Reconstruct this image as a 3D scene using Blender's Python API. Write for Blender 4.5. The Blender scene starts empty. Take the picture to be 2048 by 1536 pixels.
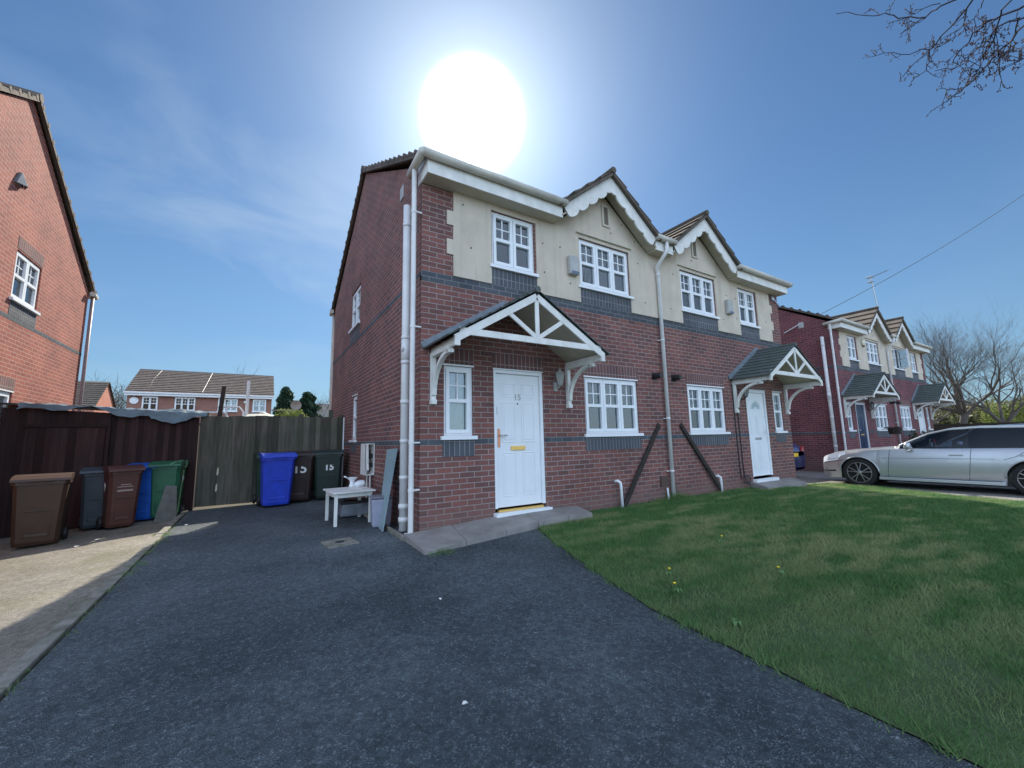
import bpy, bmesh, math, random
import numpy as np
from mathutils import Vector, Matrix
random.seed(7); rng = np.random.default_rng(7)
R = math.radians
C = bpy.data.collections.new("scene"); bpy.context.scene.collection.children.link(C)
scn = bpy.context.scene

# ------------------------------------------------------------------ camera
CAMP = Vector((-1.828, -5.209, 0.0155)); PITCH, ROLL, YAW, FPX = R(7.694), R(-1.247), R(32.033), 818.86
fw = Vector((math.sin(YAW)*math.cos(PITCH), math.cos(YAW)*math.cos(PITCH), math.sin(PITCH)))
r0 = Vector((math.cos(YAW), -math.sin(YAW), 0)); u0 = r0.cross(fw)
rv = r0*math.cos(ROLL)+u0*math.sin(ROLL); uv = -r0*math.sin(ROLL)+u0*math.cos(ROLL)
cd = bpy.data.cameras.new("camera"); cam = bpy.data.objects.new("camera", cd); C.objects.link(cam)
cd.sensor_width = 36; cd.lens = FPX/2048*36; cd.clip_start = .05; cd.clip_end = 2000
M = Matrix((rv, uv, -fw)).transposed().to_4x4(); M.translation = CAMP; cam.matrix_world = M
scn.camera = cam

# ------------------------------------------------------------------ light and sky
SUN = Vector((0.3433, 0.6789, 0.6490)).normalized()
SUN_EL, SUN_AZ = R(40.47), R(26.83)
scn.view_settings.view_transform = 'Standard'; scn.view_settings.look = 'None'
scn.view_settings.gamma = 1; scn.view_settings.exposure = 1.35
w = bpy.data.worlds.new("World"); scn.world = w; w.use_nodes = True
nt = w.node_tree; nt.nodes.clear(); N = nt.nodes.new; L = nt.links.new
def mth(nt, op, a, b=None, c=None, clamp=False):
    n = nt.nodes.new('ShaderNodeMath'); n.operation = op; n.use_clamp = clamp
    for i, v in enumerate((a, b, c)):
        if v is None: continue
        if isinstance(v, (int, float)): n.inputs[i].default_value = v
        else: nt.links.new(v, n.inputs[i])
    return n.outputs[0]
sky = N('ShaderNodeTexSky'); sky.sky_type = 'NISHITA'; sky.sun_disc = False
sky.sun_elevation = SUN_EL; sky.sun_rotation = SUN_AZ; sky.air_density = 1.0; sky.dust_density = .35; sky.ozone_density = 2.2
tc = N('ShaderNodeTexCoord')
# thin cirrus: stretched noise on the view direction, and the bright aureole of thin cloud round the sun
mp = N('ShaderNodeMapping'); L(tc.outputs['Generated'], mp.inputs[0]); mp.inputs['Scale'].default_value = (1.5, 2.0, 4.2); mp.inputs['Rotation'].default_value = (.25, .5, .3)
nz = N('ShaderNodeTexNoise'); L(mp.outputs[0], nz.inputs[0]); nz.inputs['Scale'].default_value = 1.6; nz.inputs['Detail'].default_value = 7; nz.inputs['Roughness'].default_value = .55; nz.inputs['Distortion'].default_value = .5
nz2 = N('ShaderNodeTexNoise'); L(tc.outputs['Generated'], nz2.inputs[0]); nz2.inputs['Scale'].default_value = 1.7; nz2.inputs['Detail'].default_value = 2
cl = mth(nt, 'MULTIPLY', mth(nt, 'SUBTRACT', nz.outputs[0], .46), 2.0, clamp=True)
cm = mth(nt, 'MULTIPLY', mth(nt, 'SUBTRACT', nz2.outputs[0], .44), 5., clamp=True)
dotv = N('ShaderNodeVectorMath'); dotv.operation = 'DOT_PRODUCT'; nrm = N('ShaderNodeVectorMath'); nrm.operation = 'NORMALIZE'
L(tc.outputs['Generated'], nrm.inputs[0]); L(nrm.outputs[0], dotv.inputs[0])
# clouds mostly to the left of the sun
dl = N('ShaderNodeVectorMath'); dl.operation = 'DOT_PRODUCT'; L(nrm.outputs[0], dl.inputs[0]); dl.inputs[1].default_value = Vector((-.06, .97, .22)).normalized()
lm = mth(nt, 'MULTIPLY', mth(nt, 'SUBTRACT', dl.outputs['Value'], .84), 8., clamp=True)
clo = mth(nt, 'MULTIPLY', mth(nt, 'MULTIPLY', cl, cm), mth(nt, 'ADD', mth(nt, 'MULTIPLY', lm, .58), .12))
dotv.inputs[1].default_value = SUN
ang = mth(nt, 'ARCCOSINE', mth(nt, 'MINIMUM', dotv.outputs['Value'], .999999))
g1 = mth(nt, 'EXPONENT', mth(nt, 'MULTIPLY', mth(nt, 'POWER', mth(nt, 'DIVIDE', ang, R(5.55)), 9.), -1.))
g2 = mth(nt, 'EXPONENT', mth(nt, 'MULTIPLY', ang, -1/R(8.)))
glow = mth(nt, 'ADD', mth(nt, 'MULTIPLY', g1, 14.), mth(nt, 'MULTIPLY', g2, 6.0))
SKY = 0.075; FILL_BANK = (4.7, 5.0, 5.4)
# pale blue air low on the horizon instead of the model's yellow band
sz = N('ShaderNodeSeparateXYZ'); L(nrm.outputs[0], sz.inputs[0])
hz = mth(nt, 'EXPONENT', mth(nt, 'MULTIPLY', mth(nt, 'MAXIMUM', sz.outputs[2], 0.), -4.2))
tin = N('ShaderNodeMix'); tin.data_type = 'RGBA'; tin.blend_type = 'MULTIPLY'; tin.inputs[0].default_value = 1; L(sky.outputs[0], tin.inputs[6]); tin.inputs[7].default_value = (.73, 1.15, 1.50, 1)
hm = N('ShaderNodeMix'); hm.data_type = 'RGBA'; L(mth(nt, 'MULTIPLY', hz, .85), hm.inputs[0]); L(tin.outputs[2], hm.inputs[6]); hm.inputs[7].default_value = (4.7, 7.3, 9.3, 1)
mixc = N('ShaderNodeMix'); mixc.data_type = 'RGBA'; L(clo, mixc.inputs[0]); L(hm.outputs[2], mixc.inputs[6]); mixc.inputs[7].default_value = (8.2, 10.2, 12.2, 1)
sc = N('ShaderNodeVectorMath'); sc.operation = 'SCALE'; sc.inputs[0].default_value = (1.0, 1.0, .97); L(glow, sc.inputs['Scale'])
# sky dimmed towards the sun; an unseen bright bank added behind the viewer lifts shade
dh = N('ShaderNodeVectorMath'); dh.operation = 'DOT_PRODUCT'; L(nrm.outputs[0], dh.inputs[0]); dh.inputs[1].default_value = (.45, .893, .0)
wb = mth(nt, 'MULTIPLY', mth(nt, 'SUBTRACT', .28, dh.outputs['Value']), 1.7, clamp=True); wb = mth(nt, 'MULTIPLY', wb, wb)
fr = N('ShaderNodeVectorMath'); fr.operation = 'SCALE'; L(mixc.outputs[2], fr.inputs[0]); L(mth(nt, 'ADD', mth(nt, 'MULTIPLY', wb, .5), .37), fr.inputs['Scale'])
bk = N('ShaderNodeVectorMath'); bk.operation = 'SCALE'; bk.inputs[0].default_value = FILL_BANK; L(wb, bk.inputs['Scale'])
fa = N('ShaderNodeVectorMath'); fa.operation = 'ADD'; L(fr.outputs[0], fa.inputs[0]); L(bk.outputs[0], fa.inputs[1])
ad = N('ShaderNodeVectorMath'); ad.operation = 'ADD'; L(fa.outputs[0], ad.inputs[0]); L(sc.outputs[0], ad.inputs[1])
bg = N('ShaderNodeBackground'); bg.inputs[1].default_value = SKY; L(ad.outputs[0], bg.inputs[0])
wo = N('ShaderNodeOutputWorld'); L(bg.outputs[0], wo.inputs[0])
sd = bpy.data.lights.new("sun", 'SUN'); sd.energy = 3.1; sd.angle = R(.55); sd.color = (1, .93, .80)
so = bpy.data.objects.new("sun", sd); C.objects.link(so); so.rotation_euler = SUN.to_track_quat('Z', 'Y').to_euler(); so.location = (10, 20, 30)

# ------------------------------------------------------------------ materials
MATS = {}
def lin(c): return tuple(((x/12.92) if x <= .04045 else ((x+.055)/1.055)**2.4) for x in c)
def mat(name, col=(.5, .5, .5), rough=.7, metal=0., noise=0., nscale=8., bump=0., bscale=60., spec=.5, coords='Object', ior=1.45, coat=0., dirt=None):
    if name in MATS: return MATS[name]
    m = bpy.data.materials.new(name); m.use_nodes = True; t = m.node_tree; b = t.nodes['Principled BSDF']
    b.inputs['Base Color'].default_value = (*col, 1); b.inputs['Roughness'].default_value = rough; b.inputs['Metallic'].default_value = metal
    b.inputs['IOR'].default_value = ior; b.inputs['Specular IOR Level'].default_value = spec; b.inputs['Coat Weight'].default_value = coat
    c = t.nodes.new('ShaderNodeTexCoord')
    if noise:
        n = t.nodes.new('ShaderNodeTexNoise'); n.inputs['Scale'].default_value = nscale; n.inputs['Detail'].default_value = 6; n.inputs['Roughness'].default_value = .6
        t.links.new(c.outputs[coords], n.inputs[0])
        r = t.nodes.new('ShaderNodeValToRGB'); t.links.new(n.outputs[0], r.inputs[0])
        r.color_ramp.elements[0].position = .3; r.color_ramp.elements[1].position = .7
        d = dirt or tuple(x*(1-noise) for x in col)
        r.color_ramp.elements[0].color = (*d, 1); r.color_ramp.elements[1].color = (*[min(1, x*(1+noise*.5)) for x in col], 1)
        t.links.new(r.outputs[0], b.inputs['Base Color'])
    if bump:
        n = t.nodes.new('ShaderNodeTexNoise'); n.inputs['Scale'].default_value = bscale; n.inputs['Detail'].default_value = 4
        t.links.new(c.outputs[coords], n.inputs[0])
        bp = t.nodes.new('ShaderNodeBump'); bp.inputs['Strength'].default_value = bump; bp.inputs['Distance'].default_value = .01
        t.links.new(n.outputs[0], bp.inputs['Height']); t.links.new(bp.outputs[0], b.inputs['Normal'])
    MATS[name] = m; return m
def brick(name, c1, c2, mortar, soldier=False, var=.75):
    m = bpy.data.materials.new(name); m.use_nodes = True; t = m.node_tree; b = t.nodes['Principled BSDF']; nn = t.nodes.new; lk = t.links.new
    uvn = nn('ShaderNodeUVMap'); mp = nn('ShaderNodeMapping'); lk(uvn.outputs[0], mp.inputs[0]); mp.inputs['Location'].default_value = (0, .0375, 0)
    if soldier: mp.inputs['Rotation'].default_value = (0, 0, math.pi/2)
    # slight waviness so the joints are not ruler-straight
    wn = nn('ShaderNodeTexNoise'); wn.inputs['Scale'].default_value = 9; lk(mp.outputs[0], wn.inputs[0])
    ws = nn('ShaderNodeVectorMath'); ws.operation = 'SCALE'; ws.inputs['Scale'].default_value = .006; lk(wn.outputs['Color'], ws.inputs[0])
    wa = nn('ShaderNodeVectorMath'); wa.operation = 'ADD'; lk(mp.outputs[0], wa.inputs[0]); lk(ws.outputs[0], wa.inputs[1])
    br = nn('ShaderNodeTexBrick'); lk(wa.outputs[0], br.inputs[0]); br.offset = 0. if soldier else .5
    br.inputs['Scale'].default_value = 1; br.inputs['Brick Width'].default_value = .225; br.inputs['Row Height'].default_value = .075
    br.inputs['Mortar Size'].default_value = .0065; br.inputs['Mortar Smooth'].default_value = .25; br.inputs['Bias'].default_value = -.1
    br.inputs['Color1'].default_value = (*c1, 1); br.inputs['Color2'].default_value = (*c2, 1); br.inputs['Mortar'].default_value = (*mortar, 1)
    n = nn('ShaderNodeTexNoise'); n.inputs['Scale'].default_value = 1.3; n.inputs['Detail'].default_value = 6; lk(uvn.outputs[0], n.inputs[0])
    n2 = nn('ShaderNodeTexNoise'); n2.inputs['Scale'].default_value = 60; n2.inputs['Detail'].default_value = 4; lk(uvn.outputs[0], n2.inputs[0])
    f = mth(t, 'ADD', mth(t, 'MULTIPLY', n.outputs[0], var), mth(t, 'MULTIPLY', n2.outputs[0], .5)); f = mth(t, 'ADD', f, 1-var*.5-.25)
    # damp and dirt near the ground
    sx = nn('ShaderNodeSeparateXYZ'); lk(uvn.outputs[0], sx.inputs[0])
    lo = mth(t, 'MULTIPLY', mth(t, 'SUBTRACT', -.93, mth(t, 'SUBTRACT', sx.outputs[1], mth(t, 'MULTIPLY', n.outputs[0], .25))), 4., clamp=True)
    mx = nn('ShaderNodeMix'); mx.data_type = 'RGBA'; mx.blend_type = 'MULTIPLY'; mx.inputs[0].default_value = 1
    cmb = nn('ShaderNodeCombineXYZ'); [lk(f, cmb.inputs[i]) for i in range(3)]
    lk(br.outputs[0], mx.inputs[6]); lk(cmb.outputs[0], mx.inputs[7])
    mx2 = nn('ShaderNodeMix'); mx2.data_type = 'RGBA'; lk(mth(t, 'MULTIPLY', lo, .55), mx2.inputs[0]); lk(mx.outputs[2], mx2.inputs[6]); mx2.inputs[7].default_value = (.17, .115, .10, 1)
    lk(mx2.outputs[2], b.inputs['Base Color']); b.inputs['Roughness'].default_value = .85; b.inputs['Specular IOR Level'].default_value = .25
    bp = nn('ShaderNodeBump'); bp.inputs['Strength'].default_value = .8; bp.inputs['Distance'].default_value = .006
    h = mth(t, 'ADD', mth(t, 'MULTIPLY', br.outputs['Fac'], -1.), mth(t, 'MULTIPLY', n2.outputs[0], .5))
    lk(h, bp.inputs['Height']); lk(bp.outputs[0], b.inputs['Normal'])
    return m
M_BRICK = brick('red_brick', (.225, .093, .078), (.125, .069, .064), (.32, .265, .25))
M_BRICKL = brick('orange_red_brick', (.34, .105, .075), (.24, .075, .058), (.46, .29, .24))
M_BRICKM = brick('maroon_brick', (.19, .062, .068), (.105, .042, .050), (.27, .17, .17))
M_BLUE = brick('blue_brick', (.085, .095, .108), (.062, .068, .082), (.20, .20, .205))
M_BLUES = brick('blue_brick_soldier', (.095, .105, .12), (.07, .075, .09), (.23, .23, .235), True)
M_REDS = brick('red_brick_soldier', (.175, .085, .078), (.12, .068, .066), (.31, .26, .25), True)
M_PINK = brick('pink_brick', (.55, .22, .15), (.48, .19, .13), (.55, .35, .28), var=.25)
M_TAN = brick('brown_brick', (.30, .14, .10), (.24, .11, .085), (.34, .24, .2), var=.3)
M_RENDER = mat('cream_render', (.65, .565, .46), .9, noise=.13, nscale=2.2, bump=.9, bscale=130, spec=.2)
def streaks(m, col, amt):
    t = m.node_tree; b = t.nodes['Principled BSDF']; src = b.inputs['Base Color'].links[0].from_socket; nn = t.nodes.new; lk = t.links.new
    c = nn('ShaderNodeTexCoord'); mp = nn('ShaderNodeMapping'); mp.inputs['Scale'].default_value = (7, 7, .5); lk(c.outputs['Object'], mp.inputs[0]); n = nn('ShaderNodeTexNoise'); n.inputs['Scale'].default_value = 1; n.inputs['Detail'].default_value = 5; lk(mp.outputs[0], n.inputs[0])
    mx = nn('ShaderNodeMix'); mx.data_type = 'RGBA'; lk(mth(t, 'MULTIPLY', mth(t, 'SUBTRACT', n.outputs[0], .50), amt, clamp=True), mx.inputs[0]); lk(src, mx.inputs[6]); mx.inputs[7].default_value = (*col, 1); lk(mx.outputs[2], b.inputs['Base Color'])
streaks(M_RENDER, (.40, .35, .27), 1.6)
M_UPVC = mat('white_upvc', (.80, .82, .84), .35, noise=.05, nscale=3, spec=.4)
M_PAINT = mat('white_paint', (.76, .75, .71), .5, noise=.16, nscale=5, spec=.4, bump=.1)
streaks(M_PAINT, (.48, .46, .40), 1.5)
M_PIPE = mat('pale_plastic_pipe', (.70, .69, .68), .4, noise=.12, nscale=4, spec=.5)
M_GUT = mat('aged_gutter_plastic', (.56, .53, .46), .45, noise=.2, nscale=3)
M_CREAMB = mat('cream_board', (.52, .48, .38), .7, noise=.12, nscale=4)
M_TILE = mat('brown_concrete_tile', (.115, .085, .07), .85, noise=.5, nscale=3., bump=.5, bscale=40, dirt=(.06, .055, .04))
M_TILEL = mat('pale_brown_tile', (.20, .155, .13), .85, noise=.35, nscale=3.)
M_SLATE = mat('grey_slate', (.085, .095, .105), .65, noise=.4, nscale=6, bump=.4, dirt=(.06, .085, .06))
M_LEAD = mat('lead_flashing', (.19, .22, .25), .55, noise=.25, nscale=9)
def glass(name, tint, ior=1.75):
    m = bpy.data.materials.new(name); m.use_nodes = True; t = m.node_tree; nn = t.nodes.new; lk = t.links.new
    tr = nn('ShaderNodeBsdfTransparent'); tr.inputs[0].default_value = (*tint, 1); gl = nn('ShaderNodeBsdfGlossy'); gl.inputs['Roughness'].default_value = .01; gl.inputs[0].default_value = (.93, .97, 1, 1)
    c = nn('ShaderNodeTexCoord'); n = nn('ShaderNodeTexNoise'); n.inputs['Scale'].default_value = 2.2; lk(c.outputs['Object'], n.inputs[0]); bp = nn('ShaderNodeBump'); bp.inputs['Strength'].default_value = .12; bp.inputs['Distance'].default_value = .02; lk(n.outputs[0], bp.inputs['Height']); lk(bp.outputs[0], gl.inputs['Normal'])
    fr_ = nn('ShaderNodeFresnel'); fr_.inputs[0].default_value = ior; ms = nn('ShaderNodeMixShader'); lk(fr_.outputs[0], ms.inputs[0]); lk(tr.outputs[0], ms.inputs[1]); lk(gl.outputs[0], ms.inputs[2]); lk(ms.outputs[0], t.nodes['Material Output'].inputs[0])
    return m
M_GLASS = glass('window_glass', (.72, .78, .80), 1.85); M_GLASSP = M_GLASS
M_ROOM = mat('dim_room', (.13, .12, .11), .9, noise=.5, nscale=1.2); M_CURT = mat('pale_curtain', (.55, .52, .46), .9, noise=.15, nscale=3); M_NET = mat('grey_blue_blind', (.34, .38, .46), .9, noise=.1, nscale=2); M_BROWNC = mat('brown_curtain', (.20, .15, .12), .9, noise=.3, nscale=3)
M_CARGLASS = mat('car_glass', (.006, .010, .016), .03, ior=1.38); M_CARCLEAR = glass('clear_car_glass', (.45, .52, .56), 1.5)
M_DARK = mat('dark_void', (.012, .012, .014), .8); M_BLACK = mat('black_plastic', (.02, .02, .022), .5)
M_GOLD = mat('brass', (.80, .52, .16), .35, metal=.6); M_COPPER = mat('copper_handle', (.75, .33, .2), .4, metal=.4)
M_STEEL = mat('steel', (.5, .5, .52), .3, metal=.9); M_NAVY = mat('navy_paint', (.014, .028, .085), .35)
M_TIMBER = mat('black_timber', (.032, .026, .022), .8, noise=.5, nscale=12, bump=.5)
M_ALARM = mat('grey_box_plastic', (.42, .42, .40), .5, noise=.2, nscale=6)

# ------------------------------------------------------------------ mesh building
class MB:
    def __init__(s): s.v = []; s.f = []; s.mi = []; s.cur = 0
    def vert(s, p): s.v.append(tuple(p)); return len(s.v)-1
    def face(s, pts): i = [s.vert(p) for p in pts]; s.f.append(i); s.mi.append(s.cur)
    def box(s, x0, x1, y0, y1, z0, z1, rot=None, piv=None):
        P = [Vector((x, y, z)) for z in (z0, z1) for x, y in ((x0, y0), (x1, y0), (x1, y1), (x0, y1))]
        if rot is not None:
            c = Vector(piv) if piv is not None else Vector(((x0+x1)/2, (y0+y1)/2, (z0+z1)/2)); P = [rot @ (p-c)+c for p in P]
        b = len(s.v); s.v += [tuple(p) for p in P]
        for q in ((0, 3, 2, 1), (4, 5, 6, 7), (0, 1, 5, 4), (1, 2, 6, 5), (2, 3, 7, 6), (3, 0, 4, 7)): s.f.append([b+i for i in q]); s.mi.append(s.cur)
        return s
    def bar(s, a, b, wd, th, up=(0, 0, 1)):                         # rectangular bar from a to b: wd across, th along 'up'
        a, b = Vector(a), Vector(b); d = (b-a).normalized(); up = Vector(up); sd = d.cross(up)
        if sd.length < 1e-4: sd = d.cross(Vector((1, 0, 0)))
        sd.normalize(); u = sd.cross(d).normalized(); k = len(s.v)
        for e in (a, b):
            for i, j in ((-1, -1), (1, -1), (1, 1), (-1, 1)): s.v.append(tuple(e+sd*i*wd/2+u*j*th/2))
        for q in ((0, 3, 2, 1), (4, 5, 6, 7), (0, 1, 5, 4), (1, 2, 6, 5), (2, 3, 7, 6), (3, 0, 4, 7)): s.f.append([k+i for i in q]); s.mi.append(s.cur)
        return s
    def prism(s, pts, ext):                                         # closed polygon swept by a vector
        e = Vector(ext); a = [Vector(p) for p in pts]; k = len(s.v); n = len(a)
        s.v += [tuple(p) for p in a]+[tuple(p+e) for p in a]
        s.f.append(list(range(k, k+n))); s.f.append(list(range(k+2*n-1, k+n-1, -1))); s.mi += [s.cur]*2
        for i in range(n): j = (i+1) % n; s.f.append([k+i, k+n+i, k+n+j, k+j]); s.mi.append(s.cur)
        return s
    def tube(s, pts, rad, n=10, cap=True):
        pts = [Vector(p) for p in pts]; m = len(pts); rad = [rad]*m if isinstance(rad, (int, float)) else rad; k = len(s.v); prev = None
        for i, p in enumerate(pts):
            d = (pts[min(i+1, m-1)]-pts[max(i-1, 0)]).normalized()
            if prev is None: a = d.orthogonal().normalized()
            else: a = (prev-d*prev.dot(d)).normalized() if (prev-d*prev.dot(d)).length > 1e-5 else d.orthogonal().normalized()
            prev = a; b = d.cross(a)
            for q in range(n): t = 2*math.pi*q/n; s.v.append(tuple(p+(a*math.cos(t)+b*math.sin(t))*rad[i]))
        for i in range(m-1):
            for q in range(n): s.f.append([k+i*n+q, k+i*n+(q+1) % n, k+(i+1)*n+(q+1) % n, k+(i+1)*n+q]); s.mi.append(s.cur)
        if cap: s.f.append([k+q for q in range(n)][::-1]); s.f.append([k+(m-1)*n+q for q in range(n)]); s.mi += [s.cur]*2
        return s
    def lathe(s, prof, org=(0, 0, 0), axis='z', n=20):
        k = len(s.v); o = Vector(org); m = len(prof)
        for r_, h in prof:
            for q in range(n):
                t = 2*math.pi*q/n; a, b = r_*math.cos(t), r_*math.sin(t)
                s.v.append(tuple(o+Vector((a, b, h) if axis == 'z' else ((a, h, b) if axis == 'y' else (h, a, b)))))
        for i in range(m-1):
            for q in range(n): s.f.append([k+i*n+q, k+i*n+(q+1) % n, k+(i+1)*n+(q+1) % n, k+(i+1)*n+q]); s.mi.append(s.cur)
        s.f.append([k+q for q in range(n)][::-1]); s.f.append([k+(m-1)*n+q for q in range(n)]); s.mi += [s.cur]*2
        return s
    def build(s, name, mats, parent=None, off=(0, 0, 0), smooth=False, uvs=False, bevel=0, label=None, loc=None):
        me = bpy.data.meshes.new(name)
        V = [(x-off[0], y-off[1], z-off[2]) for x, y, z in s.v] if any(off) else s.v
        me.from_pydata(V, [], s.f); mats = mats if isinstance(mats, list) else [mats]
        for m_ in mats: me.materials.append(m_)
        me.polygons.foreach_set('material_index', s.mi)
        if smooth: me.polygons.foreach_set('use_smooth', [True]*len(s.f))
        me.update()
        if uvs:
            ul = me.uv_layers.new(name='UVMap'); Z = Vector((0, 0, 1))
            for p in me.polygons:
                n = p.normal; t = Z.cross(n)
                if t.length < .05: t = Vector((1, 0, 0)); b = Vector((0, 1, 0))
                else:
                    t.normalize()
                    if abs(t.x) > abs(t.y): t = t if t.x > 0 else -t
                    else: t = t if t.y > 0 else -t
                    b = n.cross(t); b = b if b.z > 0 else -b
                for li in p.loop_indices:
                    q = Vector(s.v[me.loops[li].vertex_index]); ul.data[li].uv = (q.dot(t), q.dot(b))
        o = bpy.data.objects.new(name, me); C.objects.link(o)
        if parent: o.parent = parent
        if loc: o.location = loc
        if bevel:
            bv = o.modifiers.new('bevel', 'BEVEL'); bv.width = bevel; bv.segments = 2; bv.limit_method = 'ANGLE'
        if label: o['label'] = label
        return o
def thing(name, label, cat, loc=(0, 0, 0), rotz=0, group=None):
    o = bpy.data.objects.new(name, None); C.objects.link(o); o.location = loc; o.rotation_euler = (0, 0, rotz); o.empty_display_size = .2
    o['label'] = label; o['category'] = cat
    if group: o['group'] = group
    return o
def tag(o, label, cat, group=None):
    o['label'] = label; o['category'] = cat
    if group: o['group'] = group
    return o
def text_mesh(txt, size, depth=.001, bold=0.):
    cu = bpy.data.curves.new('t', 'FONT'); cu.body = txt; cu.size = size; cu.extrude = depth; cu.offset = bold; cu.align_x = 'CENTER'; cu.align_y = 'CENTER'; cu.resolution_u = 3
    o = bpy.data.objects.new('t', cu); C.objects.link(o); dg = bpy.context.evaluated_depsgraph_get(); dg.update()
    me = bpy.data.meshes.new_from_object(o.evaluated_get(dg)); bpy.data.objects.remove(o); return me
def text(name, txt, size, mt, parent, loc, rot, bold=0.):
    me = text_mesh(txt, size, bold=bold); me.materials.clear(); me.materials.append(mt)
    o = bpy.data.objects.new(name, me); C.objects.link(o); o.parent = parent; o.location = loc; o.rotation_euler = rot; return o

# ------------------------------------------------------------------ ground
XB = [-40, -5.2, -3.0, -2.85, 0, 8, 10.2, 14, 80]; ZB = [-1.6, -1.45, -1.30, -1.25, -1.19, -1.19, -1.30, -1.36, -1.7]
def gz(x): return float(np.interp(x, XB, ZB))
def sheet(name, poly, off, m, thick=0., step=None):
    bm = bmesh.new(); f = bm.faces.new([bm.verts.new((x, y, 0)) for x, y in poly])
    cuts = list(XB[1:-1])
    for cx in cuts:
        g = bm.verts[:]+bm.edges[:]+bm.faces[:]; bmesh.ops.bisect_plane(bm, geom=g, plane_co=(cx, 0, 0), plane_no=(1, 0, 0))
    if thick:
        r_ = bmesh.ops.extrude_face_region(bm, geom=bm.faces[:])
        for v in [g for g in r_['geom'] if isinstance(g, bmesh.types.BMVert)]: v.co.z = 1
    for v in bm.verts: v.co.z = gz(v.co.x)+off+(0 if (not thick or v.co.z > .5) else -thick)
    bmesh.ops.triangulate(bm, faces=bm.faces[:]); bmesh.ops.recalc_face_normals(bm, faces=bm.faces[:])
    if not thick:
        for q in bm.faces:
            if q.normal.z < 0: q.normal_flip()
    me = bpy.data.meshes.new(name); bm.to_mesh(me); bm.free(); me.materials.append(m)
    o = bpy.data.objects.new(name, me); C.objects.link(o); return o
def asphalt(name, base, worn, spk, mossy=0., bs=1.):
    m = bpy.data.materials.new(name); m.use_nodes = True; t = m.node_tree; b = t.nodes['Principled BSDF']; nn = t.nodes.new; lk = t.links.new
    c = nn('ShaderNodeTexCoord'); O_ = c.outputs['Object']
    v = nn('ShaderNodeTexVoronoi'); v.inputs['Scale'].default_value = 150; lk(O_, v.inputs[0])
    v2 = nn('ShaderNodeTexVoronoi'); v2.inputs['Scale'].default_value = 38; lk(O_, v2.inputs[0])
    n = nn('ShaderNodeTexNoise'); n.inputs['Scale'].default_value = .8; n.inputs['Detail'].default_value = 8; n.inputs['Roughness'].default_value = .65; lk(O_, n.inputs[0])
    nf = nn('ShaderNodeTexNoise'); nf.inputs['Scale'].default_value = 22; nf.inputs['Detail'].default_value = 5; lk(O_, nf.inputs[0])
    rp = nn('ShaderNodeValToRGB'); lk(n.outputs[0], rp.inputs[0]); rp.color_ramp.elements[0].position = .35; rp.color_ramp.elements[1].position = .68
    rp.color_ramp.elements[0].color = (*base, 1); rp.color_ramp.elements[1].color = (*worn, 1)
    sep = nn('ShaderNodeSeparateColor'); lk(v.outputs['Color'], sep.inputs[0])
    k = mth(t, 'MULTIPLY', mth(t, 'SUBTRACT', sep.outputs[0], .70), 3.3, clamp=True)
    k = mth(t, 'MULTIPLY', k, mth(t, 'MULTIPLY', mth(t, 'SUBTRACT', nf.outputs[0], .3), 1.6, clamp=True))
    mx = nn('ShaderNodeMix'); mx.data_type = 'RGBA'; lk(k, mx.inputs[0]); lk(rp.outputs[0], mx.inputs[6]); mx.inputs[7].default_value = (*spk, 1)
    sp2 = nn('ShaderNodeSeparateColor'); lk(v2.outputs['Color'], sp2.inputs[0])
    dk = mth(t, 'ADD', mth(t, 'MULTIPLY', sp2.outputs[1], .7), .62); cb = nn('ShaderNodeCombineXYZ'); [lk(dk, cb.inputs[i]) for i in range(3)]
    m3 = nn('ShaderNodeMix'); m3.data_type = 'RGBA'; m3.blend_type = 'MULTIPLY'; m3.inputs[0].default_value = .7; lk(mx.outputs[2], m3.inputs[6]); lk(cb.outputs[0], m3.inputs[7])
    out = m3.outputs[2]
    if mossy:
        n4 = nn('ShaderNodeTexNoise'); n4.inputs['Scale'].default_value = 1.4; n4.inputs['Detail'].default_value = 9; n4.inputs['Roughness'].default_value = .7; lk(O_, n4.inputs[0])
        m4 = nn('ShaderNodeMix'); m4.data_type = 'RGBA'; lk(mth(t, 'MULTIPLY', mth(t, 'SUBTRACT', n4.outputs[0], .46), 5*mossy, clamp=True), m4.inputs[0]); lk(out, m4.inputs[6]); m4.inputs[7].default_value = (.10, .10, .035, 1); out = m4.outputs[2]
    n5 = nn('ShaderNodeTexNoise'); n5.inputs['Scale'].default_value = .45; n5.inputs['Detail'].default_value = 3; lk(O_, n5.inputs[0])
    n6 = nn('ShaderNodeTexNoise'); n6.inputs['Scale'].default_value = 5.; n6.inputs['Detail'].default_value = 8; n6.inputs['Roughness'].default_value = .75; lk(O_, n6.inputs[0])
    pk = mth(t, 'ADD', mth(t, 'ADD', mth(t, 'MULTIPLY', n5.outputs[0], 1.0), mth(t, 'MULTIPLY', n6.outputs[0], .5)), .25); c5 = nn('ShaderNodeCombineXYZ'); [lk(pk, c5.inputs[i]) for i in range(3)]
    m5 = nn('ShaderNodeMix'); m5.data_type = 'RGBA'; m5.blend_type = 'MULTIPLY'; m5.inputs[0].default_value = 1; lk(out, m5.inputs[6]); lk(c5.outputs[0], m5.inputs[7]); out = m5.outputs[2]
    lk(out, b.inputs['Base Color']); b.inputs['Roughness'].default_value = .82; b.inputs['Specular IOR Level'].default_value = .35
    bp = nn('ShaderNodeBump'); bp.inputs['Strength'].default_value = bs; bp.inputs['Distance'].default_value = .008
    lk(mth(t, 'ADD', mth(t, 'MULTIPLY', v.outputs['Distance'], 1.), mth(t, 'MULTIPLY', nf.outputs[0], .6)), bp.inputs['Height']); lk(bp.outputs[0], b.inputs['Normal'])
    return m
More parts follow.
